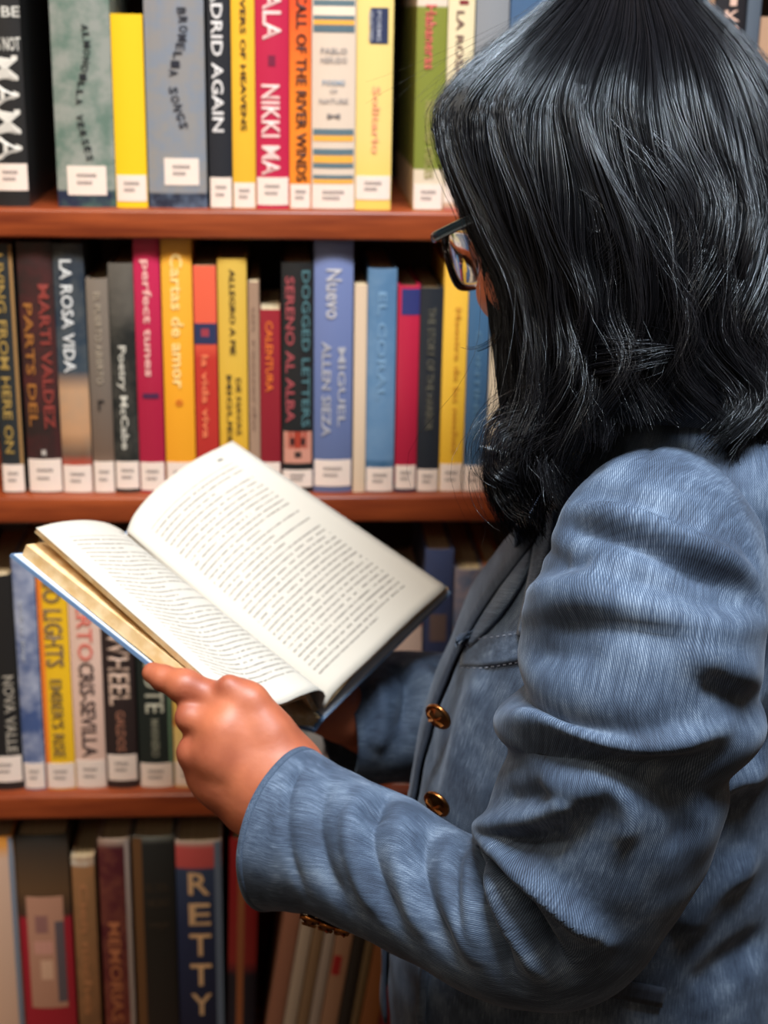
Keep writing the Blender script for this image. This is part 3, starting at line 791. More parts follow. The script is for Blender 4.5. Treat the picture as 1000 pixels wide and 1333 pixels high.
# ---------------------------------------------------------------- skin
def skin_mat(name):
    m, nt, b = new_mat(name)
    tc = nd(nt, 'ShaderNodeTexCoord')
    n1 = nd(nt, 'ShaderNodeTexNoise', i_Scale=26.0, i_Detail=3.0); nt.links.new(tc.outputs['Object'], n1.inputs['Vector'])
    cr = nd(nt, 'ShaderNodeValToRGB'); e = cr.color_ramp.elements
    e[0].position = 0.35; e[0].color = lin((148, 78, 54)); e[1].position = 0.68; e[1].color = lin((178, 102, 70))
    nt.links.new(n1.outputs[0], cr.inputs[0]); nt.links.new(cr.outputs[0], b.inputs['Base Color'])
    b.inputs['Roughness'].default_value = 0.5
    b.inputs['Subsurface Weight'].default_value = 0.12
    b.inputs['Subsurface Radius'].default_value = (0.012, 0.005, 0.003)
    b.inputs['Subsurface Scale'].default_value = 0.5
    n2 = nd(nt, 'ShaderNodeTexVoronoi', i_Scale=900.0); nt.links.new(tc.outputs['Object'], n2.inputs['Vector'])
    n3 = nd(nt, 'ShaderNodeTexNoise', i_Scale=160.0, i_Detail=3.0); nt.links.new(tc.outputs['Object'], n3.inputs['Vector'])
    bp = nd(nt, 'ShaderNodeBump', i_Strength=0.25, i_Distance=0.0008); nt.links.new(n3.outputs[0], bp.inputs['Height'])
    nt.links.new(bp.outputs[0], b.inputs['Normal'])
    return m
SKIN = skin_mat('skin')

ELBOW_L = at(735, 1180, 0.95); SHOULDER_L = at(858, 700, 0.965); WRIST_L = at(385, 1048, 1.035)
SHOULDER_R = NECK - LT_ * 0.15 - ZUP * 0.085
ELBOW_R = at(690, 985, 1.32); WRIST_R = at(470, 940, 1.275)

fb = Field(NECK + np.array([-0.36, -0.26, -0.62]), NECK + np.array([0.16, 0.30, 0.36]), 0.0042)
# trunk under the jacket
for a, b_, ra, rb_ in ((NECK - ZUP * 0.06 - FT * 0.01, NECK - ZUP * 0.30 + FT * 0.06, 0.07, 0.095), (NECK - ZUP * 0.30 + FT * 0.06, NECK - ZUP * 0.60 + FT * 0.07, 0.095, 0.10)):
    fb.capsule(a, b_, ra, rb_, 0.03)
# shoulders, arms
fb.capsule(SHOULDER_L, SHOULDER_R, 0.036, 0.036, 0.03)
fb.chain([SHOULDER_L, ELBOW_L, at(600, 1168, 0.965), at(470, 1110, 1.0), WRIST_L], [0.036, 0.034, 0.030, 0.026, 0.024], 0.02, 0.01)
fb.chain([SHOULDER_R, ELBOW_R, WRIST_R], [0.036, 0.034, 0.024], 0.02, 0.01)
# neck and head
fb.capsule(NECK - ZUP * 0.05, hd(-0.025, 0, -0.075), 0.058, 0.052, 0.03)
fb.ellipsoid(hd(-0.012, 0, 0.022), HA, (0.094, 0.073, 0.088), 0.02)
fb.ellipsoid(hd(0.036, 0, -0.042), HA, (0.054, 0.058, 0.074), 0.02)
fb.capsule(hd(0.0, 0.05, -0.075), hd(0.066, 0.012, -0.108), 0.016, 0.016, 0.018)
fb.capsule(hd(0.0, -0.05, -0.075), hd(0.066, -0.012, -0.108), 0.016, 0.016, 0.018)
fb.ellipsoid(hd(0.070, 0, -0.104), HA, (0.020, 0.022, 0.018), 0.014)
for sgn in (1, -1):
    fb.ellipsoid(hd(0.058, 0.042 * sgn, -0.040), HA, (0.026, 0.024, 0.024), 0.014)      # cheek
    fb.capsule(hd(0.084, 0.012 * sgn, 0.018), hd(0.074, 0.050 * sgn, 0.016), 0.007, 0.006, 0.010)   # brow
    fb.ellipsoid(hd(0.094, 0.032 * sgn, -0.004), HA, (0.014, 0.018, 0.011), 0.010, cut=True)
    fb.ellipsoid(hd(0.076, 0.032 * sgn, -0.004), HA, (0.0125, 0.0125, 0.0125), 0.003)
    fb.ellipsoid(hd(-0.012, 0.073 * sgn, -0.016), HA, (0.018, 0.007, 0.031), 0.006)       # ear
    fb.ellipsoid(hd(-0.008, 0.081 * sgn, -0.012), HA, (0.008, 0.004, 0.016), 0.004, cut=True)
    fb.ellipsoid(hd(0.097, 0.013 * sgn, -0.044), HA, (0.010, 0.008, 0.008), 0.006)
fb.capsule(hd(0.084, 0, 0.004), hd(0.106, 0, -0.038), 0.006, 0.010, 0.010)
fb.ellipsoid(hd(0.088, 0, -0.067), HA, (0.009, 0.021, 0.006), 0.005)
fb.ellipsoid(hd(0.087, 0, -0.078), HA, (0.009, 0.018, 0.007), 0.004)
VB, FB = fb.surface(); VB = relax(VB, FB, 2)

# left hand holding the book: forefinger along the board, others folded under it, thumb on the page
def hand_mesh(lo, hi, build, h=0.0014):
    f = Field(lo, hi, h); build(f); V, Fc = f.surface(); return relax(V, Fc, 3), Fc
HDEP = 1.045
def hp_(x, y, dd=0.0): return at(x, y, HDEP + dd)
def left_hand(f):
    wr0, wr1 = hp_(398, 1062, 0.0), hp_(362, 1034, 0.002)
    f.capsule(wr0, hp_(350, 1030, 0.004), 0.030, 0.031, 0.01)
    f.capsule(hp_(372, 1006, 0.0), hp_(352, 1045, 0.006), 0.022, 0.022, 0.02)
    mcp = [hp_(312, 920, 0.004), hp_(294, 952, -0.006), hp_(287, 986, -0.006), hp_(289, 1018, 0.004)]
    cmc = [hp_(372, 1000, 0.004), hp_(366, 1018, -0.004), hp_(358, 1034, -0.004), hp_(350, 1050, 0.004)]
    for c, m, r0, r1 in zip(cmc, mcp, (0.017, 0.018, 0.018, 0.017), (0.0135, 0.0135, 0.013, 0.012)):
        f.capsule(c, m, r0, r1, 0.016)
        f.capsule(c + FWD * 0.014, m + FWD * 0.012, r0, r1, 0.016)            # palm side
    # knuckles
    for m, r in zip(mcp, (0.0125, 0.0128, 0.0122, 0.0112)): f.ellipsoid(m - FWD * 0.0018, np.eye(3), (r, r, r), 0.014)
    # forefinger, straight along the edge of the board
    f.chain([mcp[0], hp_(240, 894, 0.006), hp_(213, 883, 0.012), hp_(199, 876, 0.016)], [0.0125, 0.0104, 0.0090, 0.0076], 0.008, 0.002)
    f.ellipsoid(hp_(240, 893, 0.004), np.eye(3), (0.0112, 0.0112, 0.0112), 0.006)
    # the other fingers folded round under the book
    f.chain([mcp[1], hp_(248, 934, 0.000), hp_(262, 918, 0.032), hp_(288, 914, 0.044)], [0.0122, 0.0102, 0.0090, 0.0078], 0.006, 0.002)
    f.chain([mcp[2], hp_(252, 980, 0.001), hp_(270, 956, 0.030), hp_(300, 945, 0.040)], [0.0122, 0.0112, 0.0090, 0.0078], 0.010, 0.002)
    f.chain([mcp[3], hp_(266, 1010, 0.008), hp_(280, 988, 0.034), hp_(302, 972, 0.042)], [0.0118, 0.0108, 0.0085, 0.0070], 0.014, 0.004)
    # thumb and its base
    f.capsule(hp_(374, 1006, 0.002), hp_(350, 955, -0.003), 0.018, 0.0125, 0.016)
    f.chain([hp_(352, 952, -0.003), hp_(328, 912, -0.004), hp_(298, 893, -0.003)], [0.0125, 0.0094, 0.0080], 0.012, 0.006)
    # heel of the hand
    f.capsule(hp_(338, 1046, 0.012), hp_(300, 1020, 0.010), 0.022, 0.015, 0.016)
lo = np.minimum(hp_(170, 1100, -0.06), hp_(430, 840, -0.06)) - 0.02; hi = np.maximum(hp_(170, 840, 0.09), hp_(430, 1100, 0.09)) + 0.02
VHL, FHL = hand_mesh(lo, hi, left_hand)

def right_hand(f):
    P = lambda x, y, d: at(x, y, d)
    f.capsule(P(478, 942, 1.272), P(448, 926, 1.262), 0.026, 0.024, 0.01)
    mcps = [P(415, 884, 1.262), P(408, 900, 1.255), P(404, 916, 1.246), P(403, 930, 1.236)]
    for i, m in enumerate(mcps):
        f.capsule(P(448, 922 + 4 * i, 1.262 - 0.005 * i), m, 0.016, 0.0125, 0.014)
        tip = [P(368, 858, 1.256), P(352, 876, 1.246), P(350, 896, 1.235), P(360, 912, 1.222)][i]
        mid = m * 0.5 + tip * 0.5 + FWD * 0.006
        f.chain([m, mid, tip], [0.0110, 0.0095, 0.0076], 0.006, 0.002)
    f.chain([P(452, 916, 1.252), P(447, 893, 1.225), P(448, 878, 1.206)], [0.014, 0.0105, 0.0085], 0.010, 0.003)
lo = np.minimum(at(320, 1000, 1.19), at(500, 830, 1.19)) - 0.03; hi = np.maximum(at(320, 830, 1.29), at(500, 1000, 1.29)) + 0.03
VHR, FHR = hand_mesh(lo, hi, right_hand, 0.002)
V = np.vstack([VB, VHL, VHR]); F = np.vstack([FB, FHL + len(VB), FHR + len(VB) + len(VHL)])
body = link_mesh('body', fast_mesh('body', V, F), SKIN, person, True)

# ---------------------------------------------------------------- denim
def denim_mat(name, dark, mid, light):
    m, nt, b = new_mat(name)
    L = nt.links.new
    uv = nd(nt, 'ShaderNodeUVMap'); s = nd(nt, 'ShaderNodeSeparateXYZ'); L(uv.outputs[0], s.inputs[0])
    def mth(op, a, c=None):
        n = nd(nt, 'ShaderNodeMath', operation=op)
        for i, x in enumerate((a, c)):
            if x is None: continue
            if isinstance(x, (int, float)): n.inputs[i].default_value = x
            else: L(x, n.inputs[i])
        return n.outputs[0]
    # twill: fine diagonal ribs 1.5 mm apart
    tw = mth('SINE', mth('MULTIPLY', mth('ADD', s.outputs[0], mth('MULTIPLY', s.outputs[1], 0.8)), 2 * math.pi / 0.00125))
    # slubs: threads along the length
    mp = nd(nt, 'ShaderNodeMapping'); mp.inputs['Scale'].default_value = (900, 70, 1); L(uv.outputs[0], mp.inputs[0])
    sl = nd(nt, 'ShaderNodeTexNoise', i_Scale=1.0, i_Detail=3.0, i_Roughness=0.7); L(mp.outputs[0], sl.inputs['Vector'])
    mp2 = nd(nt, 'ShaderNodeMapping'); mp2.inputs['Scale'].default_value = (1, 1, 1); L(uv.outputs[0], mp2.inputs[0])
    pt = nd(nt, 'ShaderNodeTexNoise', i_Scale=30.0, i_Detail=5.0, i_Roughness=0.6); L(mp2.outputs[0], pt.inputs['Vector'])
    f = mth('ADD', mth('MULTIPLY', tw, 0.095), mth('ADD', mth('MULTIPLY', sl.outputs[0], 0.36), mth('MULTIPLY', pt.outputs[0], 0.5)))
    cr = nd(nt, 'ShaderNodeValToRGB'); e = cr.color_ramp.elements
    e.new(0.5)
    for el, p, c in zip(e, (0.28, 0.50, 0.78), (dark, mid, light)): el.position = p; el.color = lin(c)
    L(f, cr.inputs[0]); L(cr.outputs[0], b.inputs['Base Color'])
    b.inputs['Roughness'].default_value = 0.78
    b.inputs['Specular IOR Level'].default_value = 0.25
    b.inputs['Sheen Weight'].default_value = 0.12
    b.inputs['Sheen Roughness'].default_value = 0.4
    b.inputs['Sheen Tint'].default_value = (0.75, 0.85, 1.0, 1)
    bp = nd(nt, 'ShaderNodeBump', i_Strength=0.22, i_Distance=0.0005); L(f, bp.inputs['Height']); L(bp.outputs[0], b.inputs['Normal'])
    return m
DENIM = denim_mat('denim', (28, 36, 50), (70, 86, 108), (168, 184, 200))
DENIM_SHADED = denim_mat('denim_shaded', (30, 36, 48), (58, 68, 84), (120, 130, 144))  # darker copy of the denim: shade on the front strips put into the colour
THREAD = plain('stitch_thread', (150, 164, 186), 0.8)

def surf_bvh(P, cu, cv):
    nu, nv = P.shape[:2]
    return BVHTree.FromPolygons([Vector(p) for p in P.reshape(-1, 3)], grid_faces(nu, nv, cu, cv))
def cast(bvh, x, y, guess=1.0):
    """point of a surface under picture position (x, y); nearest point where the ray misses"""
    r = at(x, y, 1.0) - CAM; r = r / np.linalg.norm(r)
    h = bvh.ray_cast(Vector(CAM), Vector(r))
    if h[0] is not None: return np.array(h[0])
    h = bvh.find_nearest(Vector(at(x, y, guess)))
    return np.array(h[0])
def depth_of(p): return float((np.asarray(p) - CAM) @ FWD)

def ring_normals(P, cv=True):
    Q = np.concatenate([P[:, -1:], P, P[:, :1]], 1) if cv else P
    du = np.gradient(Q, axis=0); dv = np.gradient(Q, axis=1)
    n = np.cross(du, dv)
    if cv: n = n[:, 1:-1]
    n = n / np.maximum(np.linalg.norm(n, axis=2, keepdims=True), 1e-9)
    c = P.mean(1, keepdims=True)
    if ((P - c) * n).sum() < 0: n = -n
    return n

FOLD_GAIN = 1.85
def folds(P, N, strokes, cv=True, guess=0.95):
    """raise or sink cloth along strokes drawn on its surface: (points, width m, height m, sharpness)"""
    bvh = surf_bvh(P, False, cv)
    X = P.reshape(-1, 3); D = np.zeros(len(X))
    for pts, wd, ht, sharp in strokes:
        px = spline([(p[0], p[1], 0) for p in pts], max(6, len(pts) * 5))
        L3 = np.array([cast(bvh, a[0], a[1], guess) for a in px])
        for _ in range(4): L3[1:-1] = (L3[:-2] + 2 * L3[1:-1] + L3[2:]) / 4
        best = np.full(len(X), 9.0); tt = np.zeros(len(X))
        for i in range(len(L3) - 1):
            a, b = L3[i], L3[i + 1]; ab = b - a
            t = np.clip(((X - a) @ ab) / max(ab @ ab, 1e-12), 0, 1)
            d = np.linalg.norm(X - a - t[:, None] * ab, axis=1)
            k = d < best; best[k] = d[k]; tt[k] = (i + t[k]) / (len(L3) - 1)
        fade = np.clip(np.minimum(tt / 0.22, (1 - tt) / 0.22), 0, 1); fade = 0.25 + 0.75 * fade * fade * (3 - 2 * fade)
        g = np.exp(-np.abs(best / wd) ** (1.25 if sharp else 2.0))
        D += ht * FOLD_GAIN * g * fade
    return P + N * D.reshape(P.shape[:2])[..., None]

def cloth_noise(P, amp, scale, seed=0.0):
    X = P.reshape(-1, 3)
    d = np.array([noise.noise(Vector(x * scale) + Vector((seed, seed * 2, 0))) for x in X])
    return d.reshape(P.shape[:2]) * amp

# ---------------------------------------------------------------- jacket body
rows = [  # picture row, centre column, half depth front to back, half width side to side
    (470, 912, 0.058, 0.060), (495, 908, 0.068, 0.085), (520, 902, 0.082, 0.122), (548, 895, 0.092, 0.150), (600, 888, 0.097, 0.162), (690, 882, 0.098, 0.168),
    (800, 836, 0.117, 0.166), (930, 803, 0.129, 0.158), (1050, 786, 0.139, 0.155), (1200, 768, 0.150, 0.162), (1360, 768, 0.158, 0.175), (1520, 770, 0.168, 0.186), (1600, 770, 0.172, 0.19)]
rr = []
for y, cx, a, b in rows:
    c = on_wall(cx, y, TY)
    rr.append((c[0], c[1], c[2], a, b))
NT, MT = 190, 220
rs = spline(rr, NT)
ph = np.linspace(0, 2 * np.pi, MT, endpoint=False)
cs, sn = np.cos(ph), np.sin(ph)
ex = 2 / 2.25
fx = np.sign(cs) * np.abs(cs) ** ex; fy = np.sign(sn) * np.abs(sn) ** ex
TP = rs[:, None, :3] + rs[:, None, 3:4] * fx[None, :, None] * FT + rs[:, None, 4:5] * fy[None, :, None] * LT_
TN = ring_normals(TP)
TP = TP + TN * cloth_noise(TP, 0.0030, 14.0, 3.0)[..., None] + TN * cloth_noise(TP, 0.0016, 34.0, 5.0)[..., None]
t_strokes = [
    ([(640, 860), (600, 960), (575, 1080)], 0.016, 0.003, False),
    ([(990, 900), (940, 930), (900, 990)], 0.012, 0.006, False), ([(1000, 960), (950, 985), (905, 1020)], 0.010, -0.005, False),
    ([(1000, 1010), (950, 1010), (890, 1060)], 0.010, 0.005, False), ([(990, 1120), (930, 1150), (880, 1220)], 0.014, 0.005, False),
    ([(1000, 1230), (950, 1250), (900, 1300)], 0.014, -0.004, False),
    ([(553, 1240), (552, 1290), (548, 1340)], 0.004, 0.003, True),
]
TP = folds(TP, TN, t_strokes, True, 1.05)
arc = np.concatenate([[0], np.cumsum(np.linalg.norm(np.diff(rs[:, :3], axis=0), axis=1))])
TUV = np.stack(np.broadcast_arrays(ph[None, :] * 0.15, arc[:, None]), 2)
jacket = link_mesh('jacket', grid_mesh('jacket', TP, False, True, TUV), DENIM, person, True)
sol = jacket.modifiers.new('thickness', 'SOLIDIFY'); sol.thickness = 0.002; sol.offset = -1
TB = surf_bvh(TP, False, True)

def drape(name, top, foot, nu, nv, off, t, mat, parent, guess=1.05, bend=None, round_=0.0):
    """cloth piece laid on the jacket between two picture curves, off metres proud of it"""
    A = spline([(p[0], p[1], 0) for p in top], nu); B = spline([(p[0], p[1], 0) for p in foot], nu)
    s = np.linspace(0, 1, nv)
    P = np.zeros((nu, nv, 3))
    for i in range(nu):
        for j in range(nv):
            x, y = A[i, :2] * (1 - s[j]) + B[i, :2] * s[j]
            d = depth_of(cast(TB, x, y, guess))
            P[i, j] = at(x, y, d - off - round_ * math.sin(math.pi * s[j]))
    # even out jumps where the surface turns away
    for _ in range(3):
        P[1:-1] = (P[:-2] + 2 * P[1:-1] + P[2:]) / 4
    N = grid_normals(P)
    if (N @ FWD).mean() < 0: N = -N
    A3 = np.linalg.norm(P[-1, 0] - P[0, 0]); B3 = np.linalg.norm(P[0, -1] - P[0, 0])
    uv = uv_grid(nu, nv) * np.array([A3, B3])
    return link_mesh(name, thick_mesh(name, P, N, t, uv), mat, parent, True), P

# front edge, lapel and the roll of cloth beside the sleeve
# folded front edge: a strip of cloth lying along the middle of the chest, wider towards the lapel
_row = np.array([666.5 - F_PX * ((c - CAM) @ UP) / ((c - CAM) @ FWD) for c in rs[:, :3]])
_i0, _i1 = int(np.argmin(np.abs(_row - 640))), int(np.argmin(np.abs(_row - 1330)))
TN2 = ring_normals(TP)
_ii = np.linspace(_i0, _i1, 60).astype(int)
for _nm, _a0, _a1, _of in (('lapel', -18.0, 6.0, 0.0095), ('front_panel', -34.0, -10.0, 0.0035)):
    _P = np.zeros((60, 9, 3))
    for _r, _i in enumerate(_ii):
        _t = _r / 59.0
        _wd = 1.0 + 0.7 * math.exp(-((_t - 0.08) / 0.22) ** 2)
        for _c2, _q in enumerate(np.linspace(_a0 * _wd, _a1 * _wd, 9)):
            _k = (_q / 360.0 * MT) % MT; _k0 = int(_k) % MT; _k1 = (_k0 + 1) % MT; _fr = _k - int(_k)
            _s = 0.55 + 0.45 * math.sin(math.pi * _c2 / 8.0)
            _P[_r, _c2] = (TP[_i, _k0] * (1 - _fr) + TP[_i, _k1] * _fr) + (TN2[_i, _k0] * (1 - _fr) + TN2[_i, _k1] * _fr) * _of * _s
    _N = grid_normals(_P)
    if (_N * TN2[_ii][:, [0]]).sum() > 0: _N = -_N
    link_mesh(_nm, thick_mesh(_nm, _P, _N, 0.0028, uv_grid(60, 9) * np.array([0.45, 0.04])), DENIM_SHADED, jacket, True)
drape('lapel_roll', [(678, 672), (664, 740), (622, 806), (592, 838)], [(698, 672), (686, 740), (648, 802), (612, 840)], 24, 7, 0.012, 0.003, DENIM, jacket, round_=0.005)
drape('lapel_roll', [(700, 668), (690, 735), (678, 795), (672, 826)], [(722, 664), (712, 735), (700, 795), (694, 826)], 24, 7, 0.010, 0.003, DENIM, jacket, round_=0.006)
pk, PKP = drape('breast_pocket', [(604, 829), (640, 826), (684, 819)], [(598, 866), (636, 866), (684, 858)], 16, 8, 0.0045, 0.0025, DENIM, jacket)
def stitches(curve, parent, off=0.0065, step=7, mat=THREAD, guess=1.05, bvh=None):
    mb = MB()
    q = spline([(p[0], p[1], 0) for p in curve], max(8, int(sum(math.hypot(curve[i + 1][0] - curve[i][0], curve[i + 1][1] - curve[i][1]) for i in range(len(curve) - 1)) / step) * 2))
    for i in range(0, len(q) - 1, 2):
        a = at(q[i, 0], q[i, 1], depth_of(cast(bvh or TB, q[i, 0], q[i, 1], guess)) - off); b = at(q[i + 1, 0], q[i + 1, 1], depth_of(cast(bvh or TB, q[i + 1, 0], q[i + 1, 1], guess)) - off)
        d = b - a; n = np.cross(d, FWD); n = n / max(np.linalg.norm(n), 1e-9) * 0.0004
        mb.add([a - n, b - n, b + n, a + n, (a + b) / 2 - FWD * 0.0006], [(0, 1, 4), (1, 2, 4), (2, 3, 4), (3, 0, 4), (3, 2, 1, 0)])
    o = mb.build('stitching', mat, parent, False, True); tag(o, kind='stuff'); return o
stitches([(606, 833), (635, 830), (682, 823)], pk)
stitches([(600, 869), (632, 869), (682, 861)], jacket, 0.002)
drape('welt_pocket', [(800, 1276), (838, 1282), (868, 1288)], [(796, 1298), (832, 1306), (862, 1312)], 10, 4, 0.003, 0.002, DENIM_SHADED, jacket)
# front closing edge below the forearm and the far front behind it
drape('front_edge', [(560, 1225), (556, 1290), (550, 1360), (545, 1420)], [(549, 1225), (545, 1290), (539, 1360), (534, 1420)], 14, 4, 0.004, 0.002, DENIM, jacket)

BRASS = plain('button_brass', (150, 96, 52), 0.28, 1.0)
def button(p, n, r, parent):
    """domed metal shank button: rim, dome and a raised bar"""
    n = n / np.linalg.norm(n); a = np.cross(n, ZUP); a = a / np.linalg.norm(a); b = np.cross(n, a)
    prof = [(0.0, -0.003), (0.35, -0.003), (0.35, 0.0), (0.95, 0.0), (1.0, 0.0008), (1.0, 0.0022), (0.92, 0.0030), (0.82, 0.0026), (0.74, 0.0030), (0.5, 0.0044), (0.22, 0.0052), (0.0, 0.0054)]
    k = 20; mb = MB(); V = []
    for rr_, z in prof:
        for i in range(k):
            t = 2 * math.pi * i / k; V.append(p + (a * math.cos(t) + b * math.sin(t)) * r * rr_ + n * z)
    mb.add(V, grid_faces(len(prof), k, False, True))
    o = mb.build('button', BRASS, parent, True, True)
    em = MB()
    for ang in (0.5, 2.1, -0.6):
        d = a * math.cos(ang) + b * math.sin(ang); e = np.cross(n, d)
        q = p + n * 0.0046
        em.add([q - d * r * 0.7 - e * 0.0009, q + d * r * 0.7 - e * 0.0009, q + d * r * 0.7 + e * 0.0009, q - d * r * 0.7 + e * 0.0009, q - d * r * 0.6 + n * 0.0018, q + d * r * 0.6 + n * 0.0018], [(0, 1, 5, 4), (2, 3, 4, 5), (1, 2, 5), (3, 0, 4)])
    em.build('button_crest', BRASS, o, False, True)
    return o
for x, y in ((588, 932), (583, 1040)):
    p = cast(TB, x, y, 1.1); h = TB.find_nearest(Vector(p)); n = np.array(h[1])
    if n @ FWD > 0: n = -n
    button(p + n * 0.009 - FWD * 0.006, -0.60 * RIGHT - 0.50 * UP - 0.60 * FWD, 0.0105, jacket)

# ---------------------------------------------------------------- sleeves
def tube_sleeve(path, n, m, flat=0.95):
    q = []
    for x, y, d, h in path:
        p = at(x, y, d); q.append((p[0], p[1], p[2], h / F_PX * d))
    q = spline(q, n)
    C = q[:, :3]; R = q[:, 3]
    T = np.gradient(C, axis=0); T = T / np.linalg.norm(T, axis=1, keepdims=True)
    S = np.cross(T, FWD); S = S / np.linalg.norm(S, axis=1, keepdims=True)
    B = np.cross(T, S)
    t = np.linspace(0, 2 * np.pi, m, endpoint=False)
    P = C[:, None] + R[:, None, None] * (np.cos(t)[None, :, None] * S[:, None] + flat * np.sin(t)[None, :, None] * B[:, None])
    s = np.concatenate([[0], np.cumsum(np.linalg.norm(np.diff(C, axis=0), axis=1))])
    UV = np.stack(np.broadcast_arrays(t[None, :] * 0.062, s[:, None]), 2)
    return P, UV, T
SL = [(896, 655, 1.01, 60), (880, 684, 0.968, 108), (858, 728, 0.932, 138), (842, 785, 0.910, 147), (834, 850, 0.90, 151), (817, 945, 0.908, 152), (792, 1040, 0.918, 143),
      (756, 1130, 0.932, 132), (716, 1184, 0.942, 124), (650, 1196, 0.952, 102), (577, 1170, 0.968, 86), (505, 1130, 0.988, 88), (440, 1102, 1.008, 90), (402, 1090, 1.022, 97), (372, 1080, 1.032, 105)]
NS, MS = 260, 150
SP, SUV, ST = tube_sleeve(SL, NS, MS)
# the upper arm cloth hangs over the fold above the elbow
_c = SP.mean(1); _yr = np.array([666.5 - F_PX * ((c - CAM) @ UP) / ((c - CAM) @ FWD) for c in _c]); _up = np.arange(NS) < NS * 0.55
_sh = _up * (0.0085 * np.exp(-((_yr - 918) / 26.0) ** 2) - 0.0075 * np.exp(-((_yr - 972) / 24.0) ** 2))
SP = SP + _sh[:, None, None] * RIGHT
SN = ring_normals(SP)
SP = SP + SN * cloth_noise(SP, 0.0026, 16.0, 1.0)[..., None] + SN * cloth_noise(SP, 0.0012, 42.0, 2.0)[..., None]
s_strokes = [
    ([(690, 668), (712, 636), (760, 622), (830, 624), (905, 648), (952, 694), (990, 772)], 0.0016, -0.0028, False),
    ([(829, 622), (846, 592), (864, 566)], 0.0014, -0.0022, False),
    # the long fold across the upper arm
    ([(640, 938), (720, 950), (800, 965), (870, 964), (940, 950)], 0.0055, 0.0085, True),
    ([(645, 972), (720, 985), (800, 996), (880, 994), (940, 980)], 0.010, -0.0055, False),
    ([(690, 905), (780, 920), (880, 925)], 0.016, 0.003, False),
    # folds running out of the elbow crook
    ([(622, 1078), (655, 1102), (705, 1148), (785, 1225)], 0.0055, 0.009, True),
    ([(628, 1102), (658, 1140), (700, 1205), (745, 1270)], 0.0065, -0.009, False),
    ([(632, 1110), (655, 1165), (685, 1225), (712, 1280)], 0.0050, 0.006, True),
    ([(628, 1110), (640, 1170), (655, 1230), (672, 1280)], 0.0050, -0.006, False),
    ([(618, 1105), (618, 1170), (628, 1240)], 0.006, 0.004, False),
    ([(622, 1076), (665, 1072), (715, 1056), (760, 1030)], 0.0055, 0.0065, True),
    ([(650, 1095), (700, 1092), (745, 1080)], 0.010, -0.005, False),
    ([(655, 1040), (690, 1042), (730, 1030)], 0.008, -0.003, False),
    # shoulder and upper arm
    ([(740, 668), (790, 672), (850, 692), (910, 720), (980, 756)], 0.0070, 0.008, True),
    ([(720, 690), (770, 688), (840, 712), (900, 745), (975, 778)], 0.009, -0.006, False),
    ([(755, 645), (810, 650), (870, 668), (920, 700)], 0.009, -0.004, False),
    ([(692, 745), (730, 738), (775, 722)], 0.008, -0.005, False),
    ([(694, 768), (740, 765), (800, 764)], 0.0055, 0.005, True),
    ([(690, 800), (770, 784), (840, 795), (915, 812), (990, 812)], 0.0070, 0.007, True),
    ([(700, 822), (770, 812), (850, 820), (930, 838)], 0.010, -0.004, False),
    ([(800, 752), (850, 762), (915, 790), (975, 796)], 0.008, -0.005, False),
    ([(880, 838), (930, 862), (985, 888)], 0.0080, 0.006, True),
    ([(905, 878), (945, 902), (985, 914)], 0.012, -0.0022, False),
    ([(688, 848), (735, 856), (790, 850)], 0.008, -0.0035, False),
    ([(700, 695), (712, 715), (740, 725)], 0.006, -0.004, False),
    # wear folds above the elbow
    ([(762, 1000), (800, 1022), (818, 1062), (806, 1105)], 0.0045, 0.0035, True),
    ([(700, 1010), (740, 1020), (790, 1015)], 0.009, 0.003, False),
    ([(860, 1000), (885, 1050), (890, 1110)], 0.010, -0.004, False),
    # rings round the forearm
    ([(470, 1030), (455, 1080), (470, 1140), (500, 1195)], 0.0050, 0.0040, True),
    ([(498, 1040), (484, 1090), (500, 1150), (528, 1210)], 0.0055, -0.0035, False),
    ([(528, 1055), (515, 1105), (530, 1160), (560, 1225)], 0.0055, 0.0035, True),
    ([(565, 1070), (552, 1120), (566, 1180), (600, 1245)], 0.0060, -0.0035, False),
    ([(592, 1085), (580, 1140), (596, 1200), (630, 1262)], 0.0060, 0.0035, True),
    ([(432, 1010), (415, 1065), (428, 1130), (455, 1180)], 0.0060, -0.003, False),
    ([(400, 988), (376, 1040), (380, 1110), (402, 1165)], 0.0035, -0.002, False),
    ([(452, 1000), (480, 1012), (510, 1036)], 0.0060, -0.004, False),
]
SP = folds(SP, SN, s_strokes, True, 0.95)
for _ in range(1):
    SP[1:-1] = (SP[:-2] + 2 * SP[1:-1] + SP[2:]) / 4
    SP = (np.roll(SP, 1, 1) + 2 * SP + np.roll(SP, -1, 1)) / 4
sleeve = link_mesh('sleeve', grid_mesh('sleeve', SP, False, True, SUV), DENIM, jacket, True)
sol = sleeve.modifiers.new('thickness', 'SOLIDIFY'); sol.thickness = 0.0022; sol.offset = -1
SB = surf_bvh(SP, False, True)
SEAM = plain('seam_thread', (44, 54, 72), 0.85)
for _q in ([(690, 668), (712, 636), (760, 622), (830, 624), (905, 648), (952, 694), (986, 765)], [(829, 622), (846, 600), (858, 582)]):
    stitches(_q, sleeve, 0.0010, 3, SEAM, 0.95, SB)
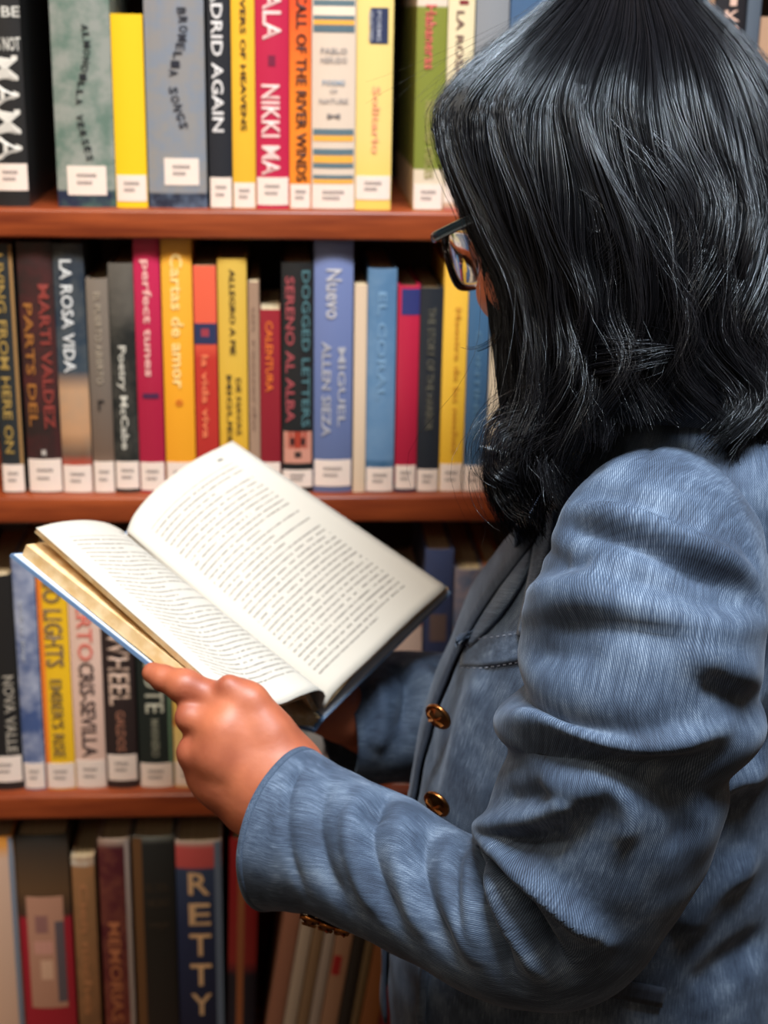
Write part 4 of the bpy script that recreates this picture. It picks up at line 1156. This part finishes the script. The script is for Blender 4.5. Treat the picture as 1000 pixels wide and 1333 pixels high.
# stitched edge of the cuff and its slit with three buttons underneath
cf = MB()
ring = SP[-1]; rin = SP[-3]
nrm = SN[-3]
Vc = np.vstack([rin + nrm * 0.0002, rin + nrm * 0.0022, ring + nrm * 0.0026 , ring - nrm * 0.0028])
cf.add(Vc, grid_faces(4, MS, False, True))
o = cf.build('cuff_edge', DENIM, sleeve, True, True)
uvl = o.data.uv_layers.new(name='UVMap'); uvl.data.foreach_set('uv', np.repeat(RNG.uniform(0, 0.2, len(o.data.loops)), 2).astype(np.float32))
flap = [(352, 1148), (366, 1180), (398, 1188)]
for x, y in ((408, 1184), (428, 1196), (446, 1208)):
    h = SB.find_nearest(Vector(at(x, y, 1.0))); p = np.array(h[0]); n = np.array(h[1])
    c = SP.mean(1)[np.argmin(np.linalg.norm(SP.mean(1) - p, axis=1))]
    if n @ (p - c) < 0: n = -n
    button(p + n * 0.003, n, 0.0075, sleeve)

SR = [(800, 760, 1.30, 96), (740, 860, 1.32, 92), (672, 935, 1.32, 88), (590, 934, 1.305, 84), (520, 934, 1.288, 82), (464, 944, 1.274, 76), (441, 948, 1.268, 70)]
RP, RUV, _ = tube_sleeve(SR, 110, 90)
RN = ring_normals(RP)
RP = RP + RN * cloth_noise(RP, 0.004, 18.0, 7.0)[..., None]
RP = folds(RP, RN, [([(520, 860), (530, 900), (520, 960)], 0.007, -0.006, False), ([(548, 868), (562, 910), (552, 960)], 0.007, 0.006, True), ([(490, 880), (498, 930), (488, 980)], 0.007, 0.005, True)], True, 1.25)
rsl = link_mesh('sleeve', grid_mesh('sleeve', RP, False, True, RUV), DENIM, jacket, True)
sol = rsl.modifiers.new('thickness', 'SOLIDIFY'); sol.thickness = 0.0022; sol.offset = -1

# collar round the neck under the hair
cp = []
for k in range(40):
    a = 2 * math.pi * k / 40 ; dirv = math.cos(a) * FT + math.sin(a) * LT_
    if True:
        r0, r1 = 0.066, 0.084
        base = NECK + ZUP * 0.002
        cp.append([base + dirv * r0 + ZUP * 0.030 - ZUP * 0.03 * max(0, math.cos(a)), base + dirv * (r0 + 0.006) + ZUP * 0.034 - ZUP * 0.03 * max(0, math.cos(a)), base + dirv * (r1 + 0.008) + ZUP * 0.0, base + dirv * (r1 + 0.020) - ZUP * 0.022])
CP = np.array(cp)
cuv = uv_grid(40, 4) * np.array([0.45, 0.07])
link_mesh('collar', grid_mesh('collar', CP, True, False, cuv), DENIM, jacket, True).modifiers.new('thickness', 'SOLIDIFY').thickness = 0.003

# trousers and shoes, below the frame
TROUSER = plain('trouser_cloth', (34, 36, 44), 0.85, grain=0.2)
hip = rs[-1, :3]
tm = MB()
for s_ in (1, -1):
    pts = [hip + LT_ * 0.07 * s_ + ZUP * 0.06, hip + LT_ * 0.09 * s_ - ZUP * 0.12, hip + LT_ * 0.10 * s_ - ZUP * 0.42, hip * np.array([1, 1, 0]) + LT_ * 0.10 * s_ + ZUP * 0.06]
    rad = [0.10, 0.105, 0.075, 0.065]
    q = spline([tuple(p) + (r,) for p, r in zip(pts, rad)], 16)
    Vt = [tuple(q[i, :3] + q[i, 3] * (math.cos(t) * FT + math.sin(t) * LT_)) for i in range(16) for t in np.linspace(0, 2 * np.pi, 20, endpoint=False)]
    tm.add(Vt, grid_faces(16, 20, False, True))
tm.build('trousers', TROUSER, person, True, True)
SHOE = plain('shoe_leather', (28, 24, 22), 0.4)
for s_ in (1, -1):
    c = hip * np.array([1, 1, 0]) + LT_ * 0.10 * s_
    f = Field(c + np.array([-0.26, -0.16, -0.01]), c + np.array([0.16, 0.16, 0.13]), 0.006)
    f.capsule(c - FT * 0.05 + ZUP * 0.04, c + FT * 0.13 + ZUP * 0.034, 0.040, 0.034, 0.02)
    f.capsule(c + ZUP * 0.04, c + ZUP * 0.08, 0.045, 0.05, 0.02)
    Vs, Fs = f.surface(); Vs[:, 2] = np.maximum(Vs[:, 2], 0.001)
    link_mesh('shoe', fast_mesh('shoe', Vs, Fs), SHOE, person, True)

# ---------------------------------------------------------------- eyeglasses
FRAME = plain('frame_acetate', (22, 44, 56), 0.25, coat=0.3)
RIM = plain('rim_metal', (26, 18, 20), 0.3, 0.4)
gm, nt, b = new_mat('lens_glass')
b.inputs['Base Color'].default_value = (0.93, 0.96, 0.98, 1); b.inputs['Roughness'].default_value = 0.0
b.inputs['Transmission Weight'].default_value = 1.0; b.inputs['IOR'].default_value = 1.6
glasses = empty('eyeglasses', (0, 0, 0)); glasses.parent = person; glasses.matrix_parent_inverse = Matrix.Translation(-Vector(person.location))
glasses.location = hd(0.1, 0, 0)
def sweep(mb, pts, ra, rb, up, k=8):
    P = np.array(pts); T = np.gradient(P, axis=0); T /= np.linalg.norm(T, axis=1, keepdims=True)
    V = []
    for p, t in zip(P, T):
        s = np.cross(t, up); s /= np.linalg.norm(s); w = np.cross(s, t)
        for i in range(k):
            a = 2 * math.pi * i / k; V.append(p + s * ra * math.cos(a) + w * rb * math.sin(a))
    n = len(P)
    mb.add(V, grid_faces(n, k, False, True) + [tuple(range(k)), tuple(range((n - 1) * k, n * k))[::-1]])
for sgn in (1, -1):
    cx = 0.036 * sgn
    loop = []
    for i in range(28):
        a = 2 * math.pi * i / 28
        yy = 0.029 * math.copysign(abs(math.cos(a)) ** 0.7, math.cos(a)); zz = 0.022 * math.copysign(abs(math.sin(a)) ** 0.7, math.sin(a))
        wrap = 0.104 - 0.5 * (cx + yy) ** 2 / 0.12
        loop.append(hd(wrap - 0.10 * zz * 0.8, cx + yy, -0.006 + zz))
    mb = MB(); sweep(mb, loop + [loop[0], loop[1]], 0.0013, 0.0017, HF); mb.build('rim', RIM, glasses, True, True)
    # lens: thin in the middle, thicker at its rim
    c = np.mean(loop, axis=0); n = 28; V = []
    fr_ = np.linspace(0.02, 0.985, 7)
    for r_ in fr_: V += [c + (p - c) * r_ + HF * 0.0012 for p in loop]
    for r_ in fr_[::-1]: V += [c + (p - c) * r_ - HF * (0.0002 + 0.0042 * r_ * r_) for p in loop]
    lo_ = MB(); lo_.add(V, grid_faces(14, n, False, True) + [tuple(range(n)), tuple(range(13 * n, 14 * n))[::-1]]); lo_.build('lens', gm, glasses, True, True)
    y_ = 0.066 * sgn
    tp = [hd(0.092, y_, 0.010), hd(0.084, y_ + 0.004 * sgn, 0.010), hd(0.04, y_ + 0.008 * sgn, 0.010), hd(-0.01, y_ + 0.010 * sgn, 0.008), hd(-0.035, y_ + 0.008 * sgn, -0.012), hd(-0.045, y_ + 0.006 * sgn, -0.034)]
    mb = MB(); sweep(mb, spline(tp, 24), 0.0020, 0.0036, HU); mb.build('temple', FRAME, glasses, True, True)
mb = MB(); sweep(mb, spline([hd(0.103, 0.008, 0.004), hd(0.107, 0, 0.008), hd(0.103, -0.008, 0.004)], 9), 0.0015, 0.0018, HU); mb.build('bridge', RIM, glasses, True, True)
# ---------------------------------------------------------------- hair
def hair_mat(name, rough, base, spec):
    m, nt, b = new_mat(name)
    b.inputs['Base Color'].default_value = lin(base)
    b.inputs['Roughness'].default_value = rough
    b.inputs['Specular IOR Level'].default_value = spec
    b.inputs['Specular Tint'].default_value = (0.85, 0.93, 1.0, 1)
    return m
HAIR = hair_mat('hair', 0.30, (10, 10, 12), 0.07); HAIR_SHINE = hair_mat('hair_shine', 0.26, (18, 18, 22), 0.65); HAIR_CORE = hair_mat('hair_core', 0.8, (7, 7, 8), 0.1)

# outline of the head of hair: picture row, left column, right column, depth of its axis, half depth
HR = np.array([(-46, 800, 838, 1.055, 0.018), (-36, 768, 868, 1.055, 0.04), (0, 732, 900, 1.055, 0.070), (46, 676, 950, 1.05, 0.090), (80, 630, 980, 1.048, 0.102), (110, 600, 1000, 1.046, 0.108), (140, 578, 1016, 1.044, 0.112),
               (170, 580, 1026, 1.042, 0.115), (200, 586, 1034, 1.04, 0.117), (230, 598, 1040, 1.038, 0.118), (270, 616, 1046, 1.036, 0.119), (300, 628, 1048, 1.035, 0.119), (330, 643, 1050, 1.034, 0.118), (360, 660, 1050, 1.032, 0.116),
               (400, 670, 1050, 1.03, 0.114), (440, 676, 1050, 1.03, 0.112), (480, 680, 1050, 1.03, 0.112), (520, 682, 1052, 1.03, 0.112), (550, 668, 1054, 1.03, 0.112), (580, 654, 1056, 1.028, 0.114), (610, 650, 1056, 1.026, 0.118), (640, 662, 1056, 1.024, 0.122), (680, 680, 1056, 1.022, 0.124), (720, 690, 1056, 1.02, 0.124)], float)
_y = np.arange(-46, 721, 3.0)
_t = np.stack([_y] + [np.interp(_y, HR[:, 0], HR[:, k]) for k in range(1, 5)], 1)
_k = np.exp(-0.5 * (np.arange(-9, 10) * 3.0 / 9.0) ** 2); _k /= _k.sum()
for _c in range(1, 5):
    _t[8:, _c] = np.convolve(np.pad(_t[:, _c], 9, mode='edge'), _k, 'valid')[8:]
HR = _t
def hair_point(phi, y, out=0.0):
    """phi: 180 deg left in the picture, 90 towards the camera; y: picture row; out: metres outward"""
    xl = np.interp(y, HR[:, 0], HR[:, 1]); xr = np.interp(y, HR[:, 0], HR[:, 2])
    dc = np.interp(y, HR[:, 0], HR[:, 3]); rd = np.interp(y, HR[:, 0], HR[:, 4])
    rx = (xr - xl) / 2; cx = (xl + xr) / 2
    o = out * F_PX / 1.03
    c, s = np.cos(phi), np.sin(phi)
    return at(cx + (rx + o) * np.sign(c) * np.abs(c) ** 0.92, y, dc - (rd + out) * s)
def end_row(phi):
    """picture row where the hair ends, round the head"""
    deg = np.degrees(phi) % 360
    return np.interp(deg, [0, 40, 62, 78, 95, 112, 128, 150, 172, 180, 255, 262, 300, 360], [615, 598, 572, 542, 532, 575, 630, 665, 690, 685, 685, 630, 590, 615])
OPEN0, OPEN1 = 184.0, 252.0                     # the face looks out here
def in_face(phi):
    d = np.degrees(phi) % 360
    return (d > OPEN0) & (d < OPEN1)

# solid core under the strands
nv, nr = 120, 60
phs = np.linspace(0, 2 * np.pi, nv, endpoint=False)
core = np.zeros((nv, nr, 3)); keep = []
for i, p_ in enumerate(phs):
    e = (end_row(p_) - 62 + 40 * noise.noise(Vector((math.cos(p_) * 9, math.sin(p_) * 9, 4.0)))) if not in_face(p_) else 120.0
    ys = -44 + (e + 44) * np.linspace(0, 1, nr)
    w = np.array([0.004 + 0.004 * noise.noise(Vector((math.cos(p_) * 5, math.sin(p_) * 5, y * 0.006))) for y in ys])
    core[i] = hair_point(np.full(nr, p_), ys, 0.0) 
    c = core[i].mean(0)
    core[i] = hair_point(np.full(nr, p_), ys, -0.007 + w)
hair = link_mesh('hair', grid_mesh('hair', core, True, False), HAIR_CORE, person, True)

def tubes(name, P, rad, mat, parent, k=3):
    """P: (n, m, 3) centre lines; rad: (n, m) radii"""
    n, m = P.shape[:2]
    T = np.gradient(P, axis=1); T /= np.maximum(np.linalg.norm(T, axis=2, keepdims=True), 1e-9)
    A = np.cross(T, np.array([0.3, 0.9, 0.2])); A /= np.maximum(np.linalg.norm(A, axis=2, keepdims=True), 1e-9)
    B = np.cross(T, A)
    V = np.zeros((n, m, k, 3), np.float32)
    for i in range(k):
        a = 2 * math.pi * i / k
        V[:, :, i] = P + rad[..., None] * (A * math.cos(a) + B * math.sin(a))
    idx = np.arange(n * m * k, dtype=np.int32).reshape(n, m, k)
    F = np.stack([idx[:, :-1], np.roll(idx, -1, 2)[:, :-1], np.roll(idx, -1, 2)[:, 1:], idx[:, 1:]], -1).reshape(-1, 4)
    me = bpy.data.meshes.new(name)
    me.vertices.add(n * m * k); me.vertices.foreach_set('co', V.ravel())
    me.loops.add(F.size); me.loops.foreach_set('vertex_index', F.ravel())
    me.polygons.add(len(F)); me.polygons.foreach_set('loop_start', np.arange(len(F), dtype=np.int32) * 4)
    me.update(calc_edges=True)
    return link_mesh(name, me, mat, parent, True)

def strands(n, m, seed, out0, out1, thick, fly=0.0, phi_range=(0, 360), cut=1.0):
    g = np.random.default_rng(seed)
    phi0 = np.radians(g.uniform(phi_range[0], phi_range[1], n))
    lock = np.round(phi0 / 0.13 + g.normal(0, 0.25, n)) * 0.13            # locks of hair
    lockr = (np.abs(np.sin(lock * 91.7)) * 7.0) % 1.0
    y0 = np.where(g.uniform(0, 1, n) < 0.5, -44, -44 + g.uniform(0, 1, n) ** 1.5 * 120)
    e = end_row(phi0) * np.where(g.uniform(0, 1, n) < 0.8, g.uniform(0.93, 1.03, n), g.uniform(0.75, 1.0, n)) * cut
    e = np.where(in_face(phi0), 105 + g.uniform(-20, 50, n), e)
    t = np.linspace(0, 1, m)[None, :]
    y = y0[:, None] + (e - y0)[:, None] * t
    v = np.clip((y + 44) / 700.0, 0, 1.1)
    clump = np.clip((v - 0.25) / 0.75, 0, 1) * 0.62
    phi = phi0[:, None] * (1 - clump) + lock[:, None] * clump
    # waves grow down the length, sooner at the back than beside the face; each lock keeps its own phase
    side = np.clip((np.degrees(phi0)[:, None] - 70) / 80, 0, 1)
    start = 0.34 + 0.30 * side
    amp = np.clip((v - start) / 0.45, 0, 1) ** 1.1
    phase = lock[:, None] * 3.1 + lockr[:, None] * 6.28 + 0.7 * np.sin(lock * 7)[:, None]
    fq = 13.0 + 9.0 * lockr[:, None]
    wave = np.sin(v * fq + phase + g.normal(0, 0.35, (n, 1)))
    wave2 = np.cos(v * fq + phase + 0.8 + g.normal(0, 0.35, (n, 1)))
    # slow drift of the flow, shared by neighbouring strands
    drift = 0.06 * np.sin(phi0 * 5.3)[:, None] * np.sin(v * 5.0 + 1.1) + 0.045 * np.sin(phi0[:, None] * 11.7 + v * 7.0) + 0.02 * np.sin(phi0[:, None] * 29 + v * 16)
    phi = phi + drift * np.clip(v * 2.2, 0, 1) + amp * (0.15 * wave + 0.05 * np.sin(v * 31 + phase * 2)) + g.normal(0, 0.030, (n, 1)) * t * np.sin(t * g.uniform(1, 5, (n, 1)))
    out = g.uniform(out0, out1, (n, 1)) + amp * 0.010 * wave2 + 0.0045 * np.sin(lock * 23)[:, None] * np.clip(v * 2, 0, 1) + 0.003 * np.sin(phi0[:, None] * 17 + v * 11)
    out = out + fly * g.normal(0, 1, (n, 1)) ** 2 * t ** 2 + fly * 1.5 * np.sin(t * g.uniform(2, 7, (n, 1)) + g.uniform(0, 6, (n, 1))) * t
    y = y + fly * 900 * np.sin(t * g.uniform(2, 6, (n, 1)) + g.uniform(0, 6, (n, 1))) * t
    y = y + amp * 10 * wave * lockr[:, None]
    P = hair_point(phi, y, out)
    rad = thick * g.uniform(0.6, 1.2, (n, 1)) * (1 - 0.55 * t ** 3) * np.ones_like(y)
    return P, rad
P1, R1 = strands(9300, 25, 11, -0.006, 0.005, 0.00029, 0.0, (-20, 200))
tag(tubes('hair_strands', P1, R1, HAIR, hair), kind='stuff')
P4, R4 = strands(1300, 25, 21, -0.001, 0.0065, 0.00024, 0.0, (-20, 200))
tag(tubes('hair_strands', P4, R4, HAIR_SHINE, hair), kind='stuff')
P2, R2 = strands(1800, 18, 12, -0.006, 0.005, 0.00055, 0.0, (200, 340))
tag(tubes('hair_strands', P2, R2, HAIR, hair), kind='stuff')
P3, R3 = strands(760, 28, 13, 0.0, 0.011, 0.00016, 0.006, (-10, 196))
tag(tubes('flyaway_hair', P3, R3, HAIR_SHINE, hair), kind='stuff')

# single locks that sweep across the rest: picture curve, spread in pixels, number of strands, metres outward
HB = surf_bvh(core, True, False)
LOCKS = [
    ([(800, 150), (850, 205), (882, 262), (880, 315), (838, 356), (790, 388)], 22, 150, 0.007),
    ([(760, 230), (800, 270), (812, 310), (780, 350), (730, 385)], 18, 90, 0.005),
    ([(905, 170), (935, 240), (925, 320), (890, 390), (888, 440), (930, 475)], 22, 130, 0.008),
    ([(960, 190), (985, 270), (970, 350), (945, 420), (955, 480), (990, 520)], 24, 130, 0.008),
    ([(880, 455), (820, 462), (760, 470), (712, 500), (690, 545)], 22, 120, 0.010),
    ([(900, 470), (840, 492), (770, 512), (712, 540), (668, 572)], 20, 110, 0.011),
    ([(780, 520), (722, 552), (672, 566), (644, 586), (650, 612), (690, 634)], 18, 140, 0.009),
    ([(740, 560), (700, 590), (668, 622), (676, 650), (700, 668)], 18, 120, 0.008),
    ([(800, 520), (760, 560), (720, 600), (700, 650), (694, 698)], 16, 110, 0.007),
    ([(960, 430), (985, 480), (960, 530), (975, 580), (1000, 620)], 24, 90, 0.009),
    ([(900, 500), (930, 535), (935, 575), (965, 610)], 20, 40, 0.010),
    ([(672, 60), (645, 95), (622, 135), (612, 175), (616, 225)], 9, 110, 0.003),
    ([(700, 470), (676, 520), (650, 560), (640, 600), (652, 640)], 12, 90, 0.006),
    ([(636, 380), (652, 415), (645, 440), (618, 455), (598, 452)], 3, 9, 0.003),
    ([(652, 330), (658, 370), (666, 420), (676, 470), (694, 520)], 6, 60, 0.004),
]
g = np.random.default_rng(5)
PL_, RL_ = [], []
for pts, spread, cnt, out in LOCKS:
    q = spline([(p[0], p[1], 0) for p in pts], 26)
    c3 = []
    for x, y, _ in q:
        d = depth_of(cast(HB, x, y, 0.95)); c3.append(d)
    c3 = np.convolve(np.pad(np.array(c3), 4, mode='edge'), np.ones(9) / 9, 'valid')
    tt = np.linspace(0, 1, 26)
    nx = -np.gradient(q[:, 1]); ny = np.gradient(q[:, 0]); ln_ = np.hypot(nx, ny); nx /= ln_; ny /= ln_
    for k in range(cnt):
        o = g.normal(0, 1) * spread; o2 = g.normal(0, 0.22) * spread
        w = 0.30 + 0.70 * np.sin(np.pi * np.clip(tt * g.uniform(0.8, 1.1), 0, 1))
        a, b_ = g.uniform(0, 0.42), g.uniform(0.58, 1.0)
        oo = o * w + g.normal(0, 0.5) * spread * (tt - 0.5) + o2 * np.sin(tt * g.uniform(2, 6) + g.uniform(0, 6))
        x = q[:, 0] + nx * oo; y = q[:, 1] + ny * oo
        bulge = out + 0.004 * np.cos(np.clip(o / spread, -1.5, 1.5)) + g.uniform(-0.003, 0.003)
        P = at(x, y, c3 - bulge * np.sin(np.pi * (0.12 + 0.88 * tt)) ** 0.5)
        s = np.linspace(a, b_, 26)
        P = np.stack([np.interp(s, tt, P[:, i]) for i in range(3)], 1)
        PL_.append(P); RL_.append(0.00027 * g.uniform(0.6, 1.2) * (1 - 0.6 * tt ** 3))
PL_, RL_ = np.array(PL_), np.array(RL_)
sel = g.uniform(0, 1, len(PL_)) < 0.55
tag(tubes('loose_locks', PL_[sel], RL_[sel], HAIR_SHINE, hair), kind='stuff')
tag(tubes('loose_locks', PL_[~sel], RL_[~sel], HAIR, hair), kind='stuff')
